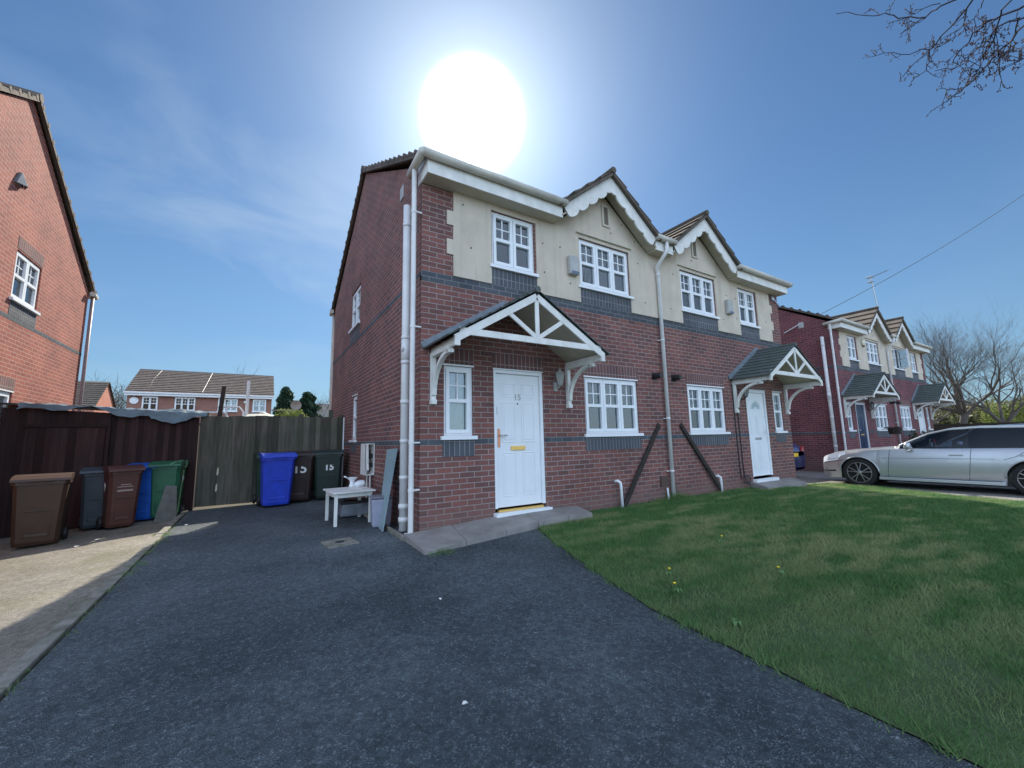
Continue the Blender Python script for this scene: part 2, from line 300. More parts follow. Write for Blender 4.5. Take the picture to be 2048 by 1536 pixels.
M_ASPH = asphalt('drive_asphalt', (.042, .056, .064), (.098, .118, .128), (.42, .45, .47))
M_ASPH2 = asphalt('old_drive_surface', (.17, .152, .125), (.28, .255, .215), (.40, .37, .32), .45, .7)
M_ASPH3 = asphalt('grey_drive_surface', (.13, .125, .12), (.22, .21, .19), (.35, .34, .32), .1, .6)
M_SLAB = mat('paving_slab', (.27, .25, .235), .85, noise=.3, nscale=3.5, bump=.5, bscale=90)
M_KERB = mat('kerb_concrete', (.24, .225, .20), .85, noise=.4, nscale=7, bump=.6, bscale=60, dirt=(.10, .105, .07))
M_EARTH = mat('bare_earth', (.10, .085, .055), .95, noise=.4, nscale=1.2)
M_SOIL = mat('lawn_soil', (.070, .105, .040), .95, noise=.5, nscale=1.5, bump=.8, bscale=30)
g = sheet('ground', [(-220, -220), (260, -220), (260, 260), (-220, 260)], -.02, M_EARTH); g['kind'] = 'structure'
drive = sheet('driveway', [(-2.86, -12), (.35, -12), (.42, -5.2), (.47, -4.3), (.60, -3.1), (.88, -2.2), (1.2, -1.2), (1.52, -.42), (1.52, .1), (-.02, .1), (-.02, 5.3), (-2.86, 5.3)], 0, M_ASPH); drive['kind'] = 'structure'
ld = sheet('driveway', [(-5.75, -12), (-3.0, -12), (-3.0, 5.6), (-5.75, 5.6)], .0, M_ASPH2); ld['kind'] = 'structure'
rd = sheet('driveway', [(8.02, -9), (15.5, -9), (15.5, 8), (9.9, 8), (9.9, 0), (11.02, -.33), (11.07, -1.), (10.57, -1.95), (10.02, -2.85), (9.42, -3.85), (8.62, -5.6)], .0, M_ASPH3); rd['kind'] = 'structure'
road = sheet('road', [(-60, -21), (90, -21), (90, -14), (-60, -14)], .004, M_ASPH); road['kind'] = 'structure'
# kerb edging: separate lengths laid end to end
kb = thing('kerb_edging', 'line of pale concrete edging blocks between the dark and the sunlit driveway', 'kerb', (-2.93, -3, gz(-2.93)))
y = -9.
while y < 5.3:
    ln = .91; jx = random.uniform(-.006, .006)
    MB().box(-.045+jx, .045+jx, y+3+.006, y+3+ln-.006, -.12, .035+random.uniform(-.006, .006)).build('edging_block', M_KERB, kb, bevel=.008); y += ln
# slabs at the front door
def slab(poly, z, name='paving_slab', m=M_SLAB, th=.1):
    mb = MB(); mb.prism([(x, y, zz-th) for (x, y), zz in zip(poly, z)], (0, 0, th)); return mb
ps = thing('doorstep_paving', 'grey paving slabs laid in front of the white panelled door', 'paving', (.9, -.4, -1.15))
for i, (poly, z) in enumerate([([(-.22, -.80), (.30, -.74), (.44, -.006), (-.2, -.006)], (-1.155, -1.13, -1.09, -1.12)), ([(.306, -.735), (.93, -.60), (.98, -.006), (.446, -.006)], (-1.13, -1.11, -1.055, -1.09)),
        ([(.936, -.598), (1.49, -.50), (1.55, -.006), (.986, -.006)], (-1.11, -1.09, -1.04, -1.055)), ([(1.496, -.50), (2.05, -.47), (2.05, -.006), (1.556, -.006)], (-1.09, -1.08, -1.035, -1.04)), ([(2.056, -.47), (2.52, -.45), (2.62, -.006), (2.056, -.006)], (-1.08, -1.1, -1.06, -1.035))]):
    slab(poly, z).build('slab', M_SLAB, ps, off=(.9, -.4, -1.15), bevel=.006)
es = thing('side_path_edging', 'thin mortar edging at the foot of the brick side wall', 'edging', (-.2, .5, -1.19))
MB().bar((-.2, -.05, -1.175), (-.2, 3.2, -1.18), .045, .07).build('edging_strip', M_KERB, es, off=(-.2, .5, -1.19), bevel=.01)
mc = thing('inspection_cover', 'pale concrete inspection cover set in the dark asphalt', 'drain cover', (-.87, .42, gz(-.87)), R(6))
MB().box(-.18, .18, -.20, .20, -.03, .012).build('cover_plate', M_KERB, mc, bevel=.006)
MB().lathe([(.055, .0), (.055, .016), (.02, .017)], (0, 0, 0)).build('lifting_eye', M_BLACK, mc)

# ------------------------------------------------------------------ lawn
LAWN = [(.40, -9), (.42, -5.2), (.47, -4.3), (.60, -3.1), (.88, -2.2), (1.2, -1.2), (1.52, -.46), (2.6, -.44), (2.66, -.0), (7.6, -.0), (7.6, -.42), (9.3, -.42), (9.5, -.0), (9.9, -.0), (11.0, -.35), (11.05, -1.0), (10.55, -1.95), (10.0, -2.85), (9.4, -3.85), (8.6, -5.6), (8.0, -9)]
lawn = sheet('lawn_soil', LAWN, .006, M_SOIL); lawn['kind'] = 'structure'; lawn.name = 'lawn'
def inpoly(px, py, poly):
    ins = np.zeros(len(px), bool); n = len(poly)
    for i in range(n):
        x0, y0 = poly[i]; x1, y1 = poly[(i+1) % n]
        c = ((y0 > py) != (y1 > py)) & (px < (x1-x0)*(py-y0)/((y1-y0) if y1 != y0 else 1e-9)+x0); ins ^= c
    return ins
def vnoise(x, y, s, seed):
    r_ = np.random.default_rng(seed); G = r_.random((64, 64)); X, Y = x*s+100, y*s+100; i, j = np.floor(X).astype(int), np.floor(Y).astype(int); a, b = X-i, Y-j
    a = a*a*(3-2*a); b = b*b*(3-2*b); g_ = lambda p, q: G[p % 64, q % 64]
    return g_(i, j)*(1-a)*(1-b)+g_(i+1, j)*a*(1-b)+g_(i, j+1)*(1-a)*b+g_(i+1, j+1)*a*b
def blades(name, px, py, pz, hgt, wid, lean, label, m, cat='grass', dry=None):
    n = len(px); th = rng.random(n)*2*math.pi; la = rng.random(n)*2*math.pi; ld_ = lean*(.3+rng.random(n))*hgt
    V = np.zeros((n, 3, 3)); dx, dy = np.cos(th)*wid/2, np.sin(th)*wid/2
    V[:, 0] = np.stack([px-dx, py-dy, pz], 1); V[:, 1] = np.stack([px+dx, py+dy, pz], 1)
    V[:, 2] = np.stack([px+np.cos(la)*ld_, py+np.sin(la)*ld_, pz+hgt], 1)
    me = bpy.data.meshes.new(name); me.vertices.add(3*n); me.vertices.foreach_set('co', V.reshape(-1)); me.loops.add(3*n); me.loops.foreach_set('vertex_index', np.arange(3*n, dtype=np.int32))
    me.polygons.add(n); me.polygons.foreach_set('loop_start', np.arange(0, 3*n, 3, dtype=np.int32)); me.polygons.foreach_set('loop_total', np.full(n, 3, np.int32)); me.update()
    if dry is None: dry = np.zeros(n)
    at = me.color_attributes.new('tint', 'FLOAT_COLOR', 'POINT'); rv_ = rng.random(n)
    col = np.zeros((n, 3, 4)); col[:, :, 0] = dry[:, None]; col[:, :, 1] = rv_[:, None]; col[:, 2, 2] = 1; col[:, :, 3] = 1; at.data.foreach_set('color', col.reshape(-1))
    me.materials.append(m); o = bpy.data.objects.new(name, me); C.objects.link(o)
    return o
def grass_mat(name, ga, gb, dryc):
    m = bpy.data.materials.new(name); m.use_nodes = True; t = m.node_tree; b = t.nodes['Principled BSDF']; nn = t.nodes.new; lk = t.links.new
    a = nn('ShaderNodeVertexColor'); a.layer_name = 'tint'; s = nn('ShaderNodeSeparateColor'); lk(a.outputs[0], s.inputs[0])
    m1 = nn('ShaderNodeMix'); m1.data_type = 'RGBA'; lk(s.outputs[1], m1.inputs[0]); m1.inputs[6].default_value = (*ga, 1); m1.inputs[7].default_value = (*gb, 1)
    m2 = nn('ShaderNodeMix'); m2.data_type = 'RGBA'; lk(s.outputs[0], m2.inputs[0]); lk(m1.outputs[2], m2.inputs[6]); m2.inputs[7].default_value = (*dryc, 1)
    lk(m2.outputs[2], b.inputs['Base Color']); b.inputs['Roughness'].default_value = .6; b.inputs['Specular IOR Level'].default_value = .3
    tr = nn('ShaderNodeBsdfTranslucent'); lk(m2.outputs[2], tr.inputs[0]); ms = nn('ShaderNodeMixShader'); ms.inputs[0].default_value = .35; lk(b.outputs[0], ms.inputs[1]); lk(tr.outputs[0], ms.inputs[2]); lk(ms.outputs[0], t.nodes['Material Output'].inputs[0])
    return m
M_GRASS = grass_mat('grass_blade', (.066, .170, .050), (.145, .265, .085), (.40, .40, .19))
n = 1050000; gx = .3+rng.random(n)*10.9; gy = -9+rng.random(n)*9
dd = np.hypot(gx-CAMP.x, gy-CAMP.y); keep = inpoly(gx, gy, LAWN) & (rng.random(n) < np.clip(5.0/dd, .28, 1))
# in front of the camera only (nothing of the lawn behind it is ever in view)
keep &= ((gx-CAMP.x)*math.sin(YAW)+(gy-CAMP.y)*math.cos(YAW)) > -.5
clump = vnoise(gx, gy, 7, 3); keep &= rng.random(n) < (.5+.8*clump)
bare = vnoise(gx, gy, 1.6, 9)*vnoise(gx, gy, 5, 10); keep &= ~((bare > .74) & (rng.random(n) < .45))
gx, gy, dd = gx[keep], gy[keep], dd[keep]
dry = np.clip((vnoise(gx, gy, .55, 5)-.45)*1.3+(vnoise(gx*.6, gy*1.6, 3.5, 6)-.5)*1.9+.02+(vnoise(gx, gy, 11, 16)-.5)*.9, 0, .95)*(.35+.65*rng.random(len(gx)))*np.clip(.5+(gx-1.2)/4, .5, 1)
hg = (.020+.028*rng.random(len(gx)))*(.7+.7*vnoise(gx, gy, 2.5, 12)); ed = gx < 1.3
o = blades('lawn_grass', gx, gy, np.interp(gx, XB, ZB)+.004, hg, .0040*np.clip(dd/3.2, .9, 2.8), .9, '', M_GRASS, dry=dry)
o['label'] = 'short mown grass of the front lawn with dry yellowish patches'; o['category'] = 'grass'; o['kind'] = 'stuff'
# rough, longer grass: along the wall foot, the lawn edge and the kerb
ex, ey, eh = [], [], []
def tuft(x, y, nb, rad, h):
    for _ in range(nb): a = random.random()*6.28; q = rad*math.sqrt(random.random()); ex.append(x+q*math.cos(a)); ey.append(y+q*math.sin(a)); eh.append(h*random.uniform(.4, 1.1))
for i in range(330):
    x = random.uniform(2.7, 7.6); tuft(x, -.03-random.random()**2*.28, 10, .05, .05+.07*(4.3 < x < 5.4)+.04*(6.2 < x < 7.3)*random.random())
for i in range(12): tuft(random.uniform(4.72, 5.1), -random.uniform(.03, .2), 40, .07, .2)
E_ = LAWN[1:7]
for i in range(len(E_)-1):
    (x0, y0), (x1, y1) = E_[i], E_[i+1]; ln = math.hypot(x1-x0, y1-y0)
    for k in range(int(ln*42)): t = random.random(); tuft(x0+(x1-x0)*t+random.gauss(.02, .035), y0+(y1-y0)*t, random.choice((5, 9, 16)), random.uniform(.02, .07), random.uniform(.03, .075))
for x, y, n_ in ((-2.98, 3.1, 60), (-2.86, 2.7, 70), (-2.84, 2.2, 40), (-2.9, 1.5, 90), (-2.87, .9, 80), (-2.86, .55, 60), (-2.98, -.1, 30), (.0, -.86, 120), (-.1, -.84, 60), (2.4, -.47, 60), (1.05, -.02, 20)):
    tuft(x, y, n_, .11, .05)
for i in range(60): t = random.random(); tuft(-2.86+random.gauss(0, .02), -3+7*t, 8, .04, .03)
o = blades('rough_grass', np.array(ex), np.array(ey), np.interp(ex, XB, ZB)+.002, np.array(eh), .005, 1.0, '', M_GRASS, dry=np.clip(rng.normal(.1, .15, len(ex)), 0, .8))
o['label'] = 'longer rough grass and weeds along the wall foot, lawn edge and kerb'; o['category'] = 'grass'; o['kind'] = 'stuff'
# dandelions and broad weeds
M_YEL = mat('dandelion_yellow', (.85, .62, .02), .6); M_LEAFW = mat('weed_leaf', (.10, .20, .06), .55, noise=.3, nscale=30)
def dandelion(x, y, nl, flowers, lab, cat='weed', r_=.042):
    t = thing('dandelion', lab, cat, (x, y, gz(x)), random.random()*6, 'dandelions in the lawn'); mb = MB()
    for k in range(nl):
        a = k*2*math.pi/nl+random.uniform(-.2, .2); d = Vector((math.cos(a), math.sin(a), 0)); s = Vector((-d.y, d.x, 0)); ln = r_*random.uniform(.7, 1.2)
        p = [d*.01+Vector((0, 0, .01)), d*ln*.5+Vector((0, 0, .05)), d*ln+Vector((0, 0, .025))]
        mb.face([p[0], p[1]-s*.012, p[2], p[1]+s*.012])
    mb.build('leaf_rosette', M_LEAFW, t)
    for k in range(flowers):
        dx, dy, h = random.uniform(-.04, .04), random.uniform(-.04, .04), random.uniform(.06, .1)
        MB().tube([(0, 0, 0), (dx, dy, h)], .002, 5).build('stem', M_LEAFW, t)
        MB().lathe([(.005, h-.006), (.012, h+.002), (.010, h+.006), (.003, h+.008)], (dx, dy, 0), n=10).build('flower', M_YEL, t)
for x, y, nl, fl, lab in ((2.05, -3.28, 14, 1, 'largest dandelion plant with spread leaves in the middle of the lawn'), (1.25, -2.75, 8, 1, 'yellow dandelion flower on the lawn nearest the doorstep paving'), (.98, -3.05, 7, 1, 'yellow dandelion near the lawn edge beside the asphalt'), (.80, -3.6, 9, 0, 'flat leafy weed at the lawn edge with no flower'), (2.6, -2.4, 6, 1, 'small dandelion flower in the lawn below the right-hand front wall')):
    dandelion(x, y, nl, fl, lab)
# litter specks on the asphalt
M_LIT = mat('white_litter', (.75, .73, .68), .8)
for i, (x, y, s_, lab) in enumerate([(-.93, -3.3, .020, 'white scrap of litter lying on the dark asphalt nearest the viewer'), (-.55, -2.05, .018, 'small pale scrap on the middle of the dark driveway'), (-2.7, 3.4, .03, 'crumpled pale scrap beside the kerb near the fence'), (-3.75, 3.55, .05, 'white torn litter on the sunlit driveway below the bins'), (-3.9, 3.2, .04, 'pale yellow leaf litter on the sunlit driveway below the bins'), (-.25, -1.2, .022, 'dark leaf lying on the asphalt in front of the doorstep paving')]):
    mb = MB(); pts = [(math.cos(a)*s_*random.uniform(.5, 1), math.sin(a)*s_*random.uniform(.4, .9), random.uniform(.002, .012)) for a in np.linspace(0, 5.6, 7)]
    for k in range(7): mb.face([(0, 0, .014), pts[k], pts[(k+1) % 7]])
    o = mb.build('litter_scrap', M_TIMBER if 'dark leaf' in lab else M_LIT, loc=(x, y, gz(x)+.003)); tag(o, lab, 'litter', 'scraps on the driveways')
#PART2
# ------------------------------------------------------------------ houses
def cells(mb, axis, p0, p1, us, zs, pred, outer=True):
    us, zs = sorted(set(round(u, 4) for u in us)), sorted(set(round(z, 4) for z in zs))
    P = (lambda u, z, p: (u, p, z)) if axis == 'y' else (lambda u, z, p: (p, u, z))
    ins = {}
    for i in range(len(us)-1):
        for j in range(len(zs)-1): ins[i, j] = pred((us[i]+us[i+1])/2, (zs[j]+zs[j+1])/2)
    for (i, j), v in ins.items():
        if not v: continue
        a, b, c, d = us[i], us[i+1], zs[j], zs[j+1]
        mb.face([P(a, c, p0), P(b, c, p0), P(b, d, p0), P(a, d, p0)])
        for (di, dj, e0, e1) in ((-1, 0, (a, c), (a, d)), (1, 0, (b, c), (b, d)), (0, -1, (a, c), (b, c)), (0, 1, (a, d), (b, d))):
            if not outer and (i+di, j+dj) not in ins: continue
            if not ins.get((i+di, j+dj), False): mb.face([P(*e0, p0), P(*e1, p0), P(*e1, p1), P(*e0, p1)])
def tiles(mb, A, B, Cc, D, n, lift=.03):
    A, B, Cc, D = map(Vector, (A, B, Cc, D)); nr = (B-A).cross(D-A).normalized(); nr = nr if nr.z > 0 else -nr
    for k in range(n):
        t0, t1 = k/n, (k+1)/n; a, b = A.lerp(D, t0), B.lerp(Cc, t0); c, d = B.lerp(Cc, t1), A.lerp(D, t1)
        mb.face([a+nr*lift, b+nr*lift, c+nr*.004, d+nr*.004]); mb.face([a, b, b+nr*lift, a+nr*lift])
        mb.face([a, a+nr*lift, d+nr*.004]); mb.face([b, b+nr*lift, c+nr*.004])
OFF = (0, 0, -1.12)
def window(par, axis, pl, sgn, a0, a1, z0, z1, n, sill=True, head='', gl=M_GLASS, off=OFF, bars=True, openlight=None, lab=None, inside=''):
    """window in a wall plane; axis 'y' = facade (u is x), 'x' = side wall (u is y); sgn = direction into the house"""
    def bx(mb, u0, u1, q0, q1, z0_, z1_):
        q0, q1 = sorted((pl+sgn*q0, pl+sgn*q1))
        mb.box(u0, u1, q0, q1, z0_, z1_) if axis == 'y' else mb.box(q0, q1, u0, u1, z0_, z1_)
    f = MB(); fr = .035; w_ = (a1-a0); bx(f, a0, a1, .03, .09, z1-fr, z1); bx(f, a0, a1, .03, .09, z0, z0+fr)
    bx(f, a0, a0+fr, .03, .09, z0+fr, z1-fr); bx(f, a1-fr, a1, .03, .09, z0+fr, z1-fr)
    iw = (w_-2*fr)/n; zt = z0+(z1-z0)*.50
    for k in range(n):
        u0, u1 = a0+fr+iw*k+.004, a0+fr+iw*(k+1)-.004; s = .05
        if openlight == k: continue
        for (p, q, r_, t) in ((u0, u0+s, z0+fr, z1-fr), (u1-s, u1, z0+fr, z1-fr), (u0+s, u1-s, z0+fr, z0+fr+s), (u0+s, u1-s, z1-fr-s, z1-fr), (u0+s, u1-s, zt-.026, zt+.026)): bx(f, p, q, .018, .075, r_, t)
        if bars:
            um = (u0+u1)/2; zm = (zt+.026+z1-fr-s)/2
            bx(f, um-.009, um+.009, .048, .062, zt+.026, z1-fr-s); bx(f, u0+s, um-.009, .048, .062, zm-.009, zm+.009); bx(f, um+.009, u1-s, .048, .062, zm-.009, zm+.009)
    w = f.build('window', M_UPVC, par, off=off)
    if lab: w['label'] = lab
    g_ = MB(); bx(g_, a0+fr, a1-fr, .060, .068, z0+fr, z1-fr); g_.build('glass', gl, w)
    if bars: w.children[0].data.transform(Matrix.Translation((-off[0], -off[1], -off[2])))
    else: w.children[0].data.transform(Matrix.Translation((-off[0], -off[1], -off[2])))
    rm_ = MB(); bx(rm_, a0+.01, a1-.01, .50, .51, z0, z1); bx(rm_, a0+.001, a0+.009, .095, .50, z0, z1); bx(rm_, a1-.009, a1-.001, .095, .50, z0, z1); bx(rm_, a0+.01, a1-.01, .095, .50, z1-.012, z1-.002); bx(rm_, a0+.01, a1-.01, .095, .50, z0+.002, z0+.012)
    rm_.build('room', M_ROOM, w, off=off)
    if inside:
        cm_ = {'n': M_NET, 'c': M_CURT, 's': M_CURT, 'b': M_BROWNC}[inside]; spans_ = [(a0+.012, a1-.012)] if inside in 'cnb' else [(a0+.012, a0+.012+w_*.22), (a1-.012-w_*.22, a1-.012)]
        cv = MB()
        for (p, q) in spans_:
            nn2 = max(4, int((q-p)/.02)); top_ = z1-.02; bot_ = z0+.02+(0 if inside != 'b' else .0)
            for i in range(nn2):
                u_, v_ = p+(q-p)*i/nn2, p+(q-p)*(i+1)/nn2; d0_, d1_ = .15+.018*math.sin(u_*60+u_*u_*9), .15+.018*math.sin(v_*60+v_*v_*9)
                P4 = [(u_, d0_, bot_), (v_, d1_, bot_), (v_, d1_, top_), (u_, d0_, top_)]
                cv.face([((u, pl+sgn*d, z) if axis == 'y' else (pl+sgn*d, u, z)) for u, d, z in P4])
        cv.build('curtain', cm_, w, off=off)
    if sill:
        s_ = MB(); bx(s_, a0-.05, a1+.05, -.05, .03, z0-.055, z0-.003); so_ = s_.build('sill', M_UPVC, w, off=off, bevel=.005)
    if head == 'white': h = MB(); bx(h, a0-.015, a1+.015, -.012, .03, z1+.001, z1+.024); h.build('head_trim', M_UPVC, w, off=off)
    if head == 'drip': h = MB(); bx(h, a0-.06, a1+.05, -.06, -.021, z1+.065, z1+.085); bx(h, a0, a1, -.012, .03, z1+.001, z1+.03); h.build('head_trim', M_CREAMB, w, off=off)
    return w
W, D, YF = 9.88, 7.6, -.27
def scallop(x0, z0, x1, z1, y, wd, nsc, thick=.03):
    """barge board with a wavy lower edge from foot (x0,z0) to apex (x1,z1)"""
    dx, dz = x1-x0, z1-z0; ln = math.hypot(dx, dz); t = Vector((dx/ln, 0, dz/ln)); nn_ = Vector((t.z, 0, -t.x));
    if nn_.z > 0: nn_ = -nn_
    pts = [Vector((x0, y, z0)), Vector((x1, y, z1))]; low = []
    sx = 1 if x1 > x0 else -1; mx = (x1-x0)*sx                     # clip at the centre line
    for k in range(nsc*8+1):
        u = k/(nsc*8); ph = (u*nsc) % 1. if k < nsc*8 else 1.; dpt = wd*(.80+.20*math.sin(math.pi*ph)**.7) if 0 < ph < 1 else wd*.78
        if u > .95: dpt = wd*.72
        p = Vector((x0, y, z0))+t*(ln*u)+nn_*dpt
        if (p.x-x1)*sx > -.001: p.x = x1-.001*sx
        low.append(p)
    low = low[::-1]
    mb = MB()
    # strip quads so the non-convex outline stays valid
    top = [Vector((x0, y, z0)).lerp(Vector((x1, y, z1)), i/(len(low)-1)) for i in range(len(low))][::-1]
    for i in range(len(low)-1):
        for yy in (0, thick): mb.face([top[i]+Vector((0, yy, 0)), top[i+1]+Vector((0, yy, 0)), low[i+1]+Vector((0, yy, 0)), low[i]+Vector((0, yy, 0))])
        mb.face([low[i], low[i+1], low[i+1]+Vector((0, thick, 0)), low[i]+Vector((0, thick, 0))]); mb.face([top[i], top[i+1], top[i+1]+Vector((0, thick, 0)), top[i]+Vector((0, thick, 0))])
    return mb
def bracket(mb, x, yo=0.):
    w_ = .065
    mb.box(x-w_/2, x+w_/2, -.065, -.002, .55, 1.20); mb.box(x-w_/2-.003, x+w_/2+.003, -.62, -.066, 1.135, 1.20)
    mb.box(x-w_/2-.006, x+w_/2+.006, -.085, -.0015, .50, .56)
    P = []
    for k in range(9): a = math.pi/2*k/8; P.append(Vector((x, -.07-.52*(1-math.cos(a)), .62+.50*math.sin(a))))
    for k in range(8): mb.bar(P[k], P[k]+(P[k+1]-P[k])*1.04, .05, .06, up=(1, 0, 0))
    mb.box(x-.03, x+.03, -.66, -.56, 1.09, 1.134)
def canopy(par, cx, ground=None):
    zf, za, hw, yf = 1.24, 2.0, 1.30, -.84; dz = za-zf
    c = MB(); 
    for s in (-1, 1): tiles(c, (cx+s*hw, yf-.04, zf), (cx+s*hw, -.002, zf), (cx, -.002, za+.02), (cx, yf-.04, za+.02), 9, .022)
    c.tube([(cx, yf-.05, za+.03), (cx, -.002, za+.03)], .045, 8)
    po = c.build('porch_canopy', M_SLATE, par, off=OFF, uvs=False)
    t = MB()
    for s in (-1, 1):
        t.bar((cx+s*(hw-.10), yf, zf-.02), (cx+.0*s, yf, za-.065), .03, .095, up=(0, 0, 1))
        t.box(min(cx+s*(hw-.155), cx+s*(hw-.085)), max(cx+s*(hw-.155), cx+s*(hw-.085)), yf-.02, yf+.03, zf-.105, zf+.01)
        t.bar((cx+s*.03, yf+.003, zf+.13), (cx+s*.50, yf+.003, zf+.44), .024, .06)
        t.box(min(cx+s*(hw-.15), cx+s*(hw-.11)), max(cx+s*(hw-.15), cx+s*(hw-.11)), yf+.04, -.003, zf-.085, zf+.012)
    t.box(cx-hw+.15, cx+hw-.15, yf-.012, yf+.016, zf+.04, zf+.125); t.box(cx-.032, cx+.032, yf-.008, yf+.012, zf+.126, za-.12)
    t.build('gable_truss', M_PAINT, po, off=OFF, bevel=.004)
    s_ = MB()
    for s in (-1, 1): s_.face([(cx+s*(hw-.10), yf+.03, zf+.015), (cx+s*(hw-.10), -.003, zf+.015), (cx, -.003, za-.045), (cx, yf+.03, za-.045)])
    s_.build('soffit', M_CREAMB, po, off=OFF)
    for s in (-1, 1): b = MB(); bracket(b, cx+s*(hw-.13)); b.build('bracket', M_PAINT, po, off=OFF, bevel=.004)
    f = MB()
    for s in (-1, 1): f.bar((cx+s*(hw+.02), -.015, zf+.05), (cx, -.015, za+.085), .026, .10)
    f.build('flashing', M_LEAD, po, off=OFF)
    return po
def mk_door(par, x0, x1, z0, z1, kind, mirror=False):
    f = MB(); fw_ = .05
    f.box(x0, x0+fw_, .005, .09, z0+.05, z1); f.box(x1-fw_, x1, .005, .09, z0+.05, z1); f.box(x0+fw_, x1-fw_, .005, .09, z1-fw_, z1); f.box(x0-.01, x1+.01, -.008, .04, z1+.001, z1+.022)
    d0, d1, e0, e1 = x0+fw_+.003, x1-fw_-.003, z0+.055, z1-fw_-.003; mt = M_NAVY if kind == 'navy' else M_UPVC
    d = MB(); d.box(d0, d1, .04, .08, e0, e1); dw = d1-d0; dh = e1-e0
    def frame(u0, u1, v0, v1, t=.014, pr=.008):
        a, b, c, e = d0+dw*u0, d0+dw*u1, e0+dh*v0, e0+dh*v1
        for q in ((a, b, c, c+t), (a, b, e-t, e), (a, a+t, c+t, e-t), (b-t, b, c+t, e-t)): d.box(q[0], q[1], .04-pr, .0401, q[2], q[3])
        d.box(a+t*2.6, b-t*2.6, .04-pr*.8, .0401, c+t*2.6, e-t*2.6)
    if kind in ('six', 'navy'):
        for (v0, v1) in ((.075, .40), (.475, .78), (.82, .93)):
            frame(.13, .43, v0, v1); frame(.57, .87, v0, v1)
    else:
        frame(.12, .47, .06, .40); frame(.53, .88, .06, .40); frame(.12, .47, .49, .72); frame(.53, .88, .49, .72); 
    do = d.build('door', mt, par, off=OFF, bevel=.003)
    f.build('door_frame', M_UPVC, do, off=OFF, bevel=.004)
    s = MB(); s.box(x0-.03, x1+.05, -.10, .03, z0-.07, z0-.002); s.build('door_sill', M_UPVC, do, off=OFF, bevel=.006)
    cx = (d0+d1)/2; hx = d0+.045 if not mirror else d1-.045
    if kind == 'six':
        t = MB(); t.box(d0, d1, -.01, .039, z0+.001, z0+.03); t.build('threshold_bar', M_GOLD, do, off=OFF)
        t = MB(); t.box(cx-.02-.125, cx-.02+.125, .020, .0395, e0+dh*.415, e0+dh*.415+.062); t.build('letterbox', M_GOLD, do, off=OFF, bevel=.004)
        t = MB(); t.box(hx-.02, hx+.018, .026, .0395, e0+.86, e0+1.13); t.build('handle_plate', M_COPPER, do, off=OFF, bevel=.004)
        t = MB(); t.tube([(hx, .026, e0+1.03), (hx, -.015, e0+1.03), (hx+.11, -.02, e0+1.03)], .010, 8); t.build('handle', M_STEEL, do, off=OFF, smooth=True)
        t = MB(); t.box(d0-.012, d0+.012, .018, .0395, e0+1.33, e0+1.45); t.build('lock', M_ALARM, do, off=OFF)
        t = MB(); t.lathe([(.012, .030), (.012, .0395)], (cx-.01, 0, e0+1.505), 'y', 10); t.build('spyhole', M_BLACK, do, off=OFF)
        text('door_number', '15', .13, M_ALARM, do, (cx-.01, .036, e0+1.60+1.12), (R(90), 0, 0), .002)
    else:
        t = MB(); t.box(cx-.13, cx+.13, .024, .0395, e0+dh*.43, e0+dh*.43+.05); t.build('letterbox', M_STEEL if kind != 'navy' else M_GOLD, do, off=OFF, bevel=.004)
        t = MB(); t.box(hx-.015, hx+.015, .026, .0395, e0+.86, e0+1.1); t.tube([(hx, .026, e0+1.03), (hx, -.01, e0+1.03), (hx-.10 if mirror else hx+.1, -.015, e0+1.03)], .009, 8); t.build('handle', M_UPVC, do, off=OFF)
        if kind == 'fan':
            t = MB(); pts = []
            for k in range(13): a = math.pi*k/12; pts.append((cx+.17*math.cos(a), .030, e0+dh*.80+.17*math.sin(a)))
            for k in range(13): a = math.pi*(12-k)/12; pts.append((cx+.075*math.cos(a), .030, e0+dh*.80+.06*math.sin(a)))
            m_ = MB()
            for k in range(12): m_.face([pts[k], pts[k+1], pts[24-k], pts[25-k]])
            m_.build('fanlight', M_GLASS, do, off=OFF)
            t.tube([(cx+.20*math.cos(math.pi*k/12), .034, e0+dh*.80+.20*math.sin(math.pi*k/12)) for k in range(13)], .010, 6); t.build('fanlight_moulding', M_UPVC, do, off=OFF)
    return do
def lantern(par, x, z, m=M_BLACK):
    b = MB(); b.box(x-.035, x+.035, -.02, -.002, z-.16, z-.02); b.tube([(x, -.02, z-.1), (x, -.09, z-.12), (x, -.14, z-.08)], .012, 6)
    b.lathe([(.03, z-.08), (.035, z-.07)], (x, -.14, 0), n=6); b.lathe([(.085, z+.11), (.02, z+.16), (.012, z+.19)], (x, -.14, 0), n=6)
    for k in range(6): a = k*math.pi/3; b.tube([(x+.035*math.cos(a), -.14+.035*math.sin(a), z-.07), (x+.075*math.cos(a), -.14+.075*math.sin(a), z+.11)], .005, 4)
    o = b.build('wall_lantern', m, par, off=OFF)
    g_ = MB(); g_.lathe([(.030, z-.068), (.070, z+.108)], (x, -.14, 0), n=6); g_.build('lantern_glass', mat('lantern_glass', (.35, .36, .34), .2), o, off=OFF)
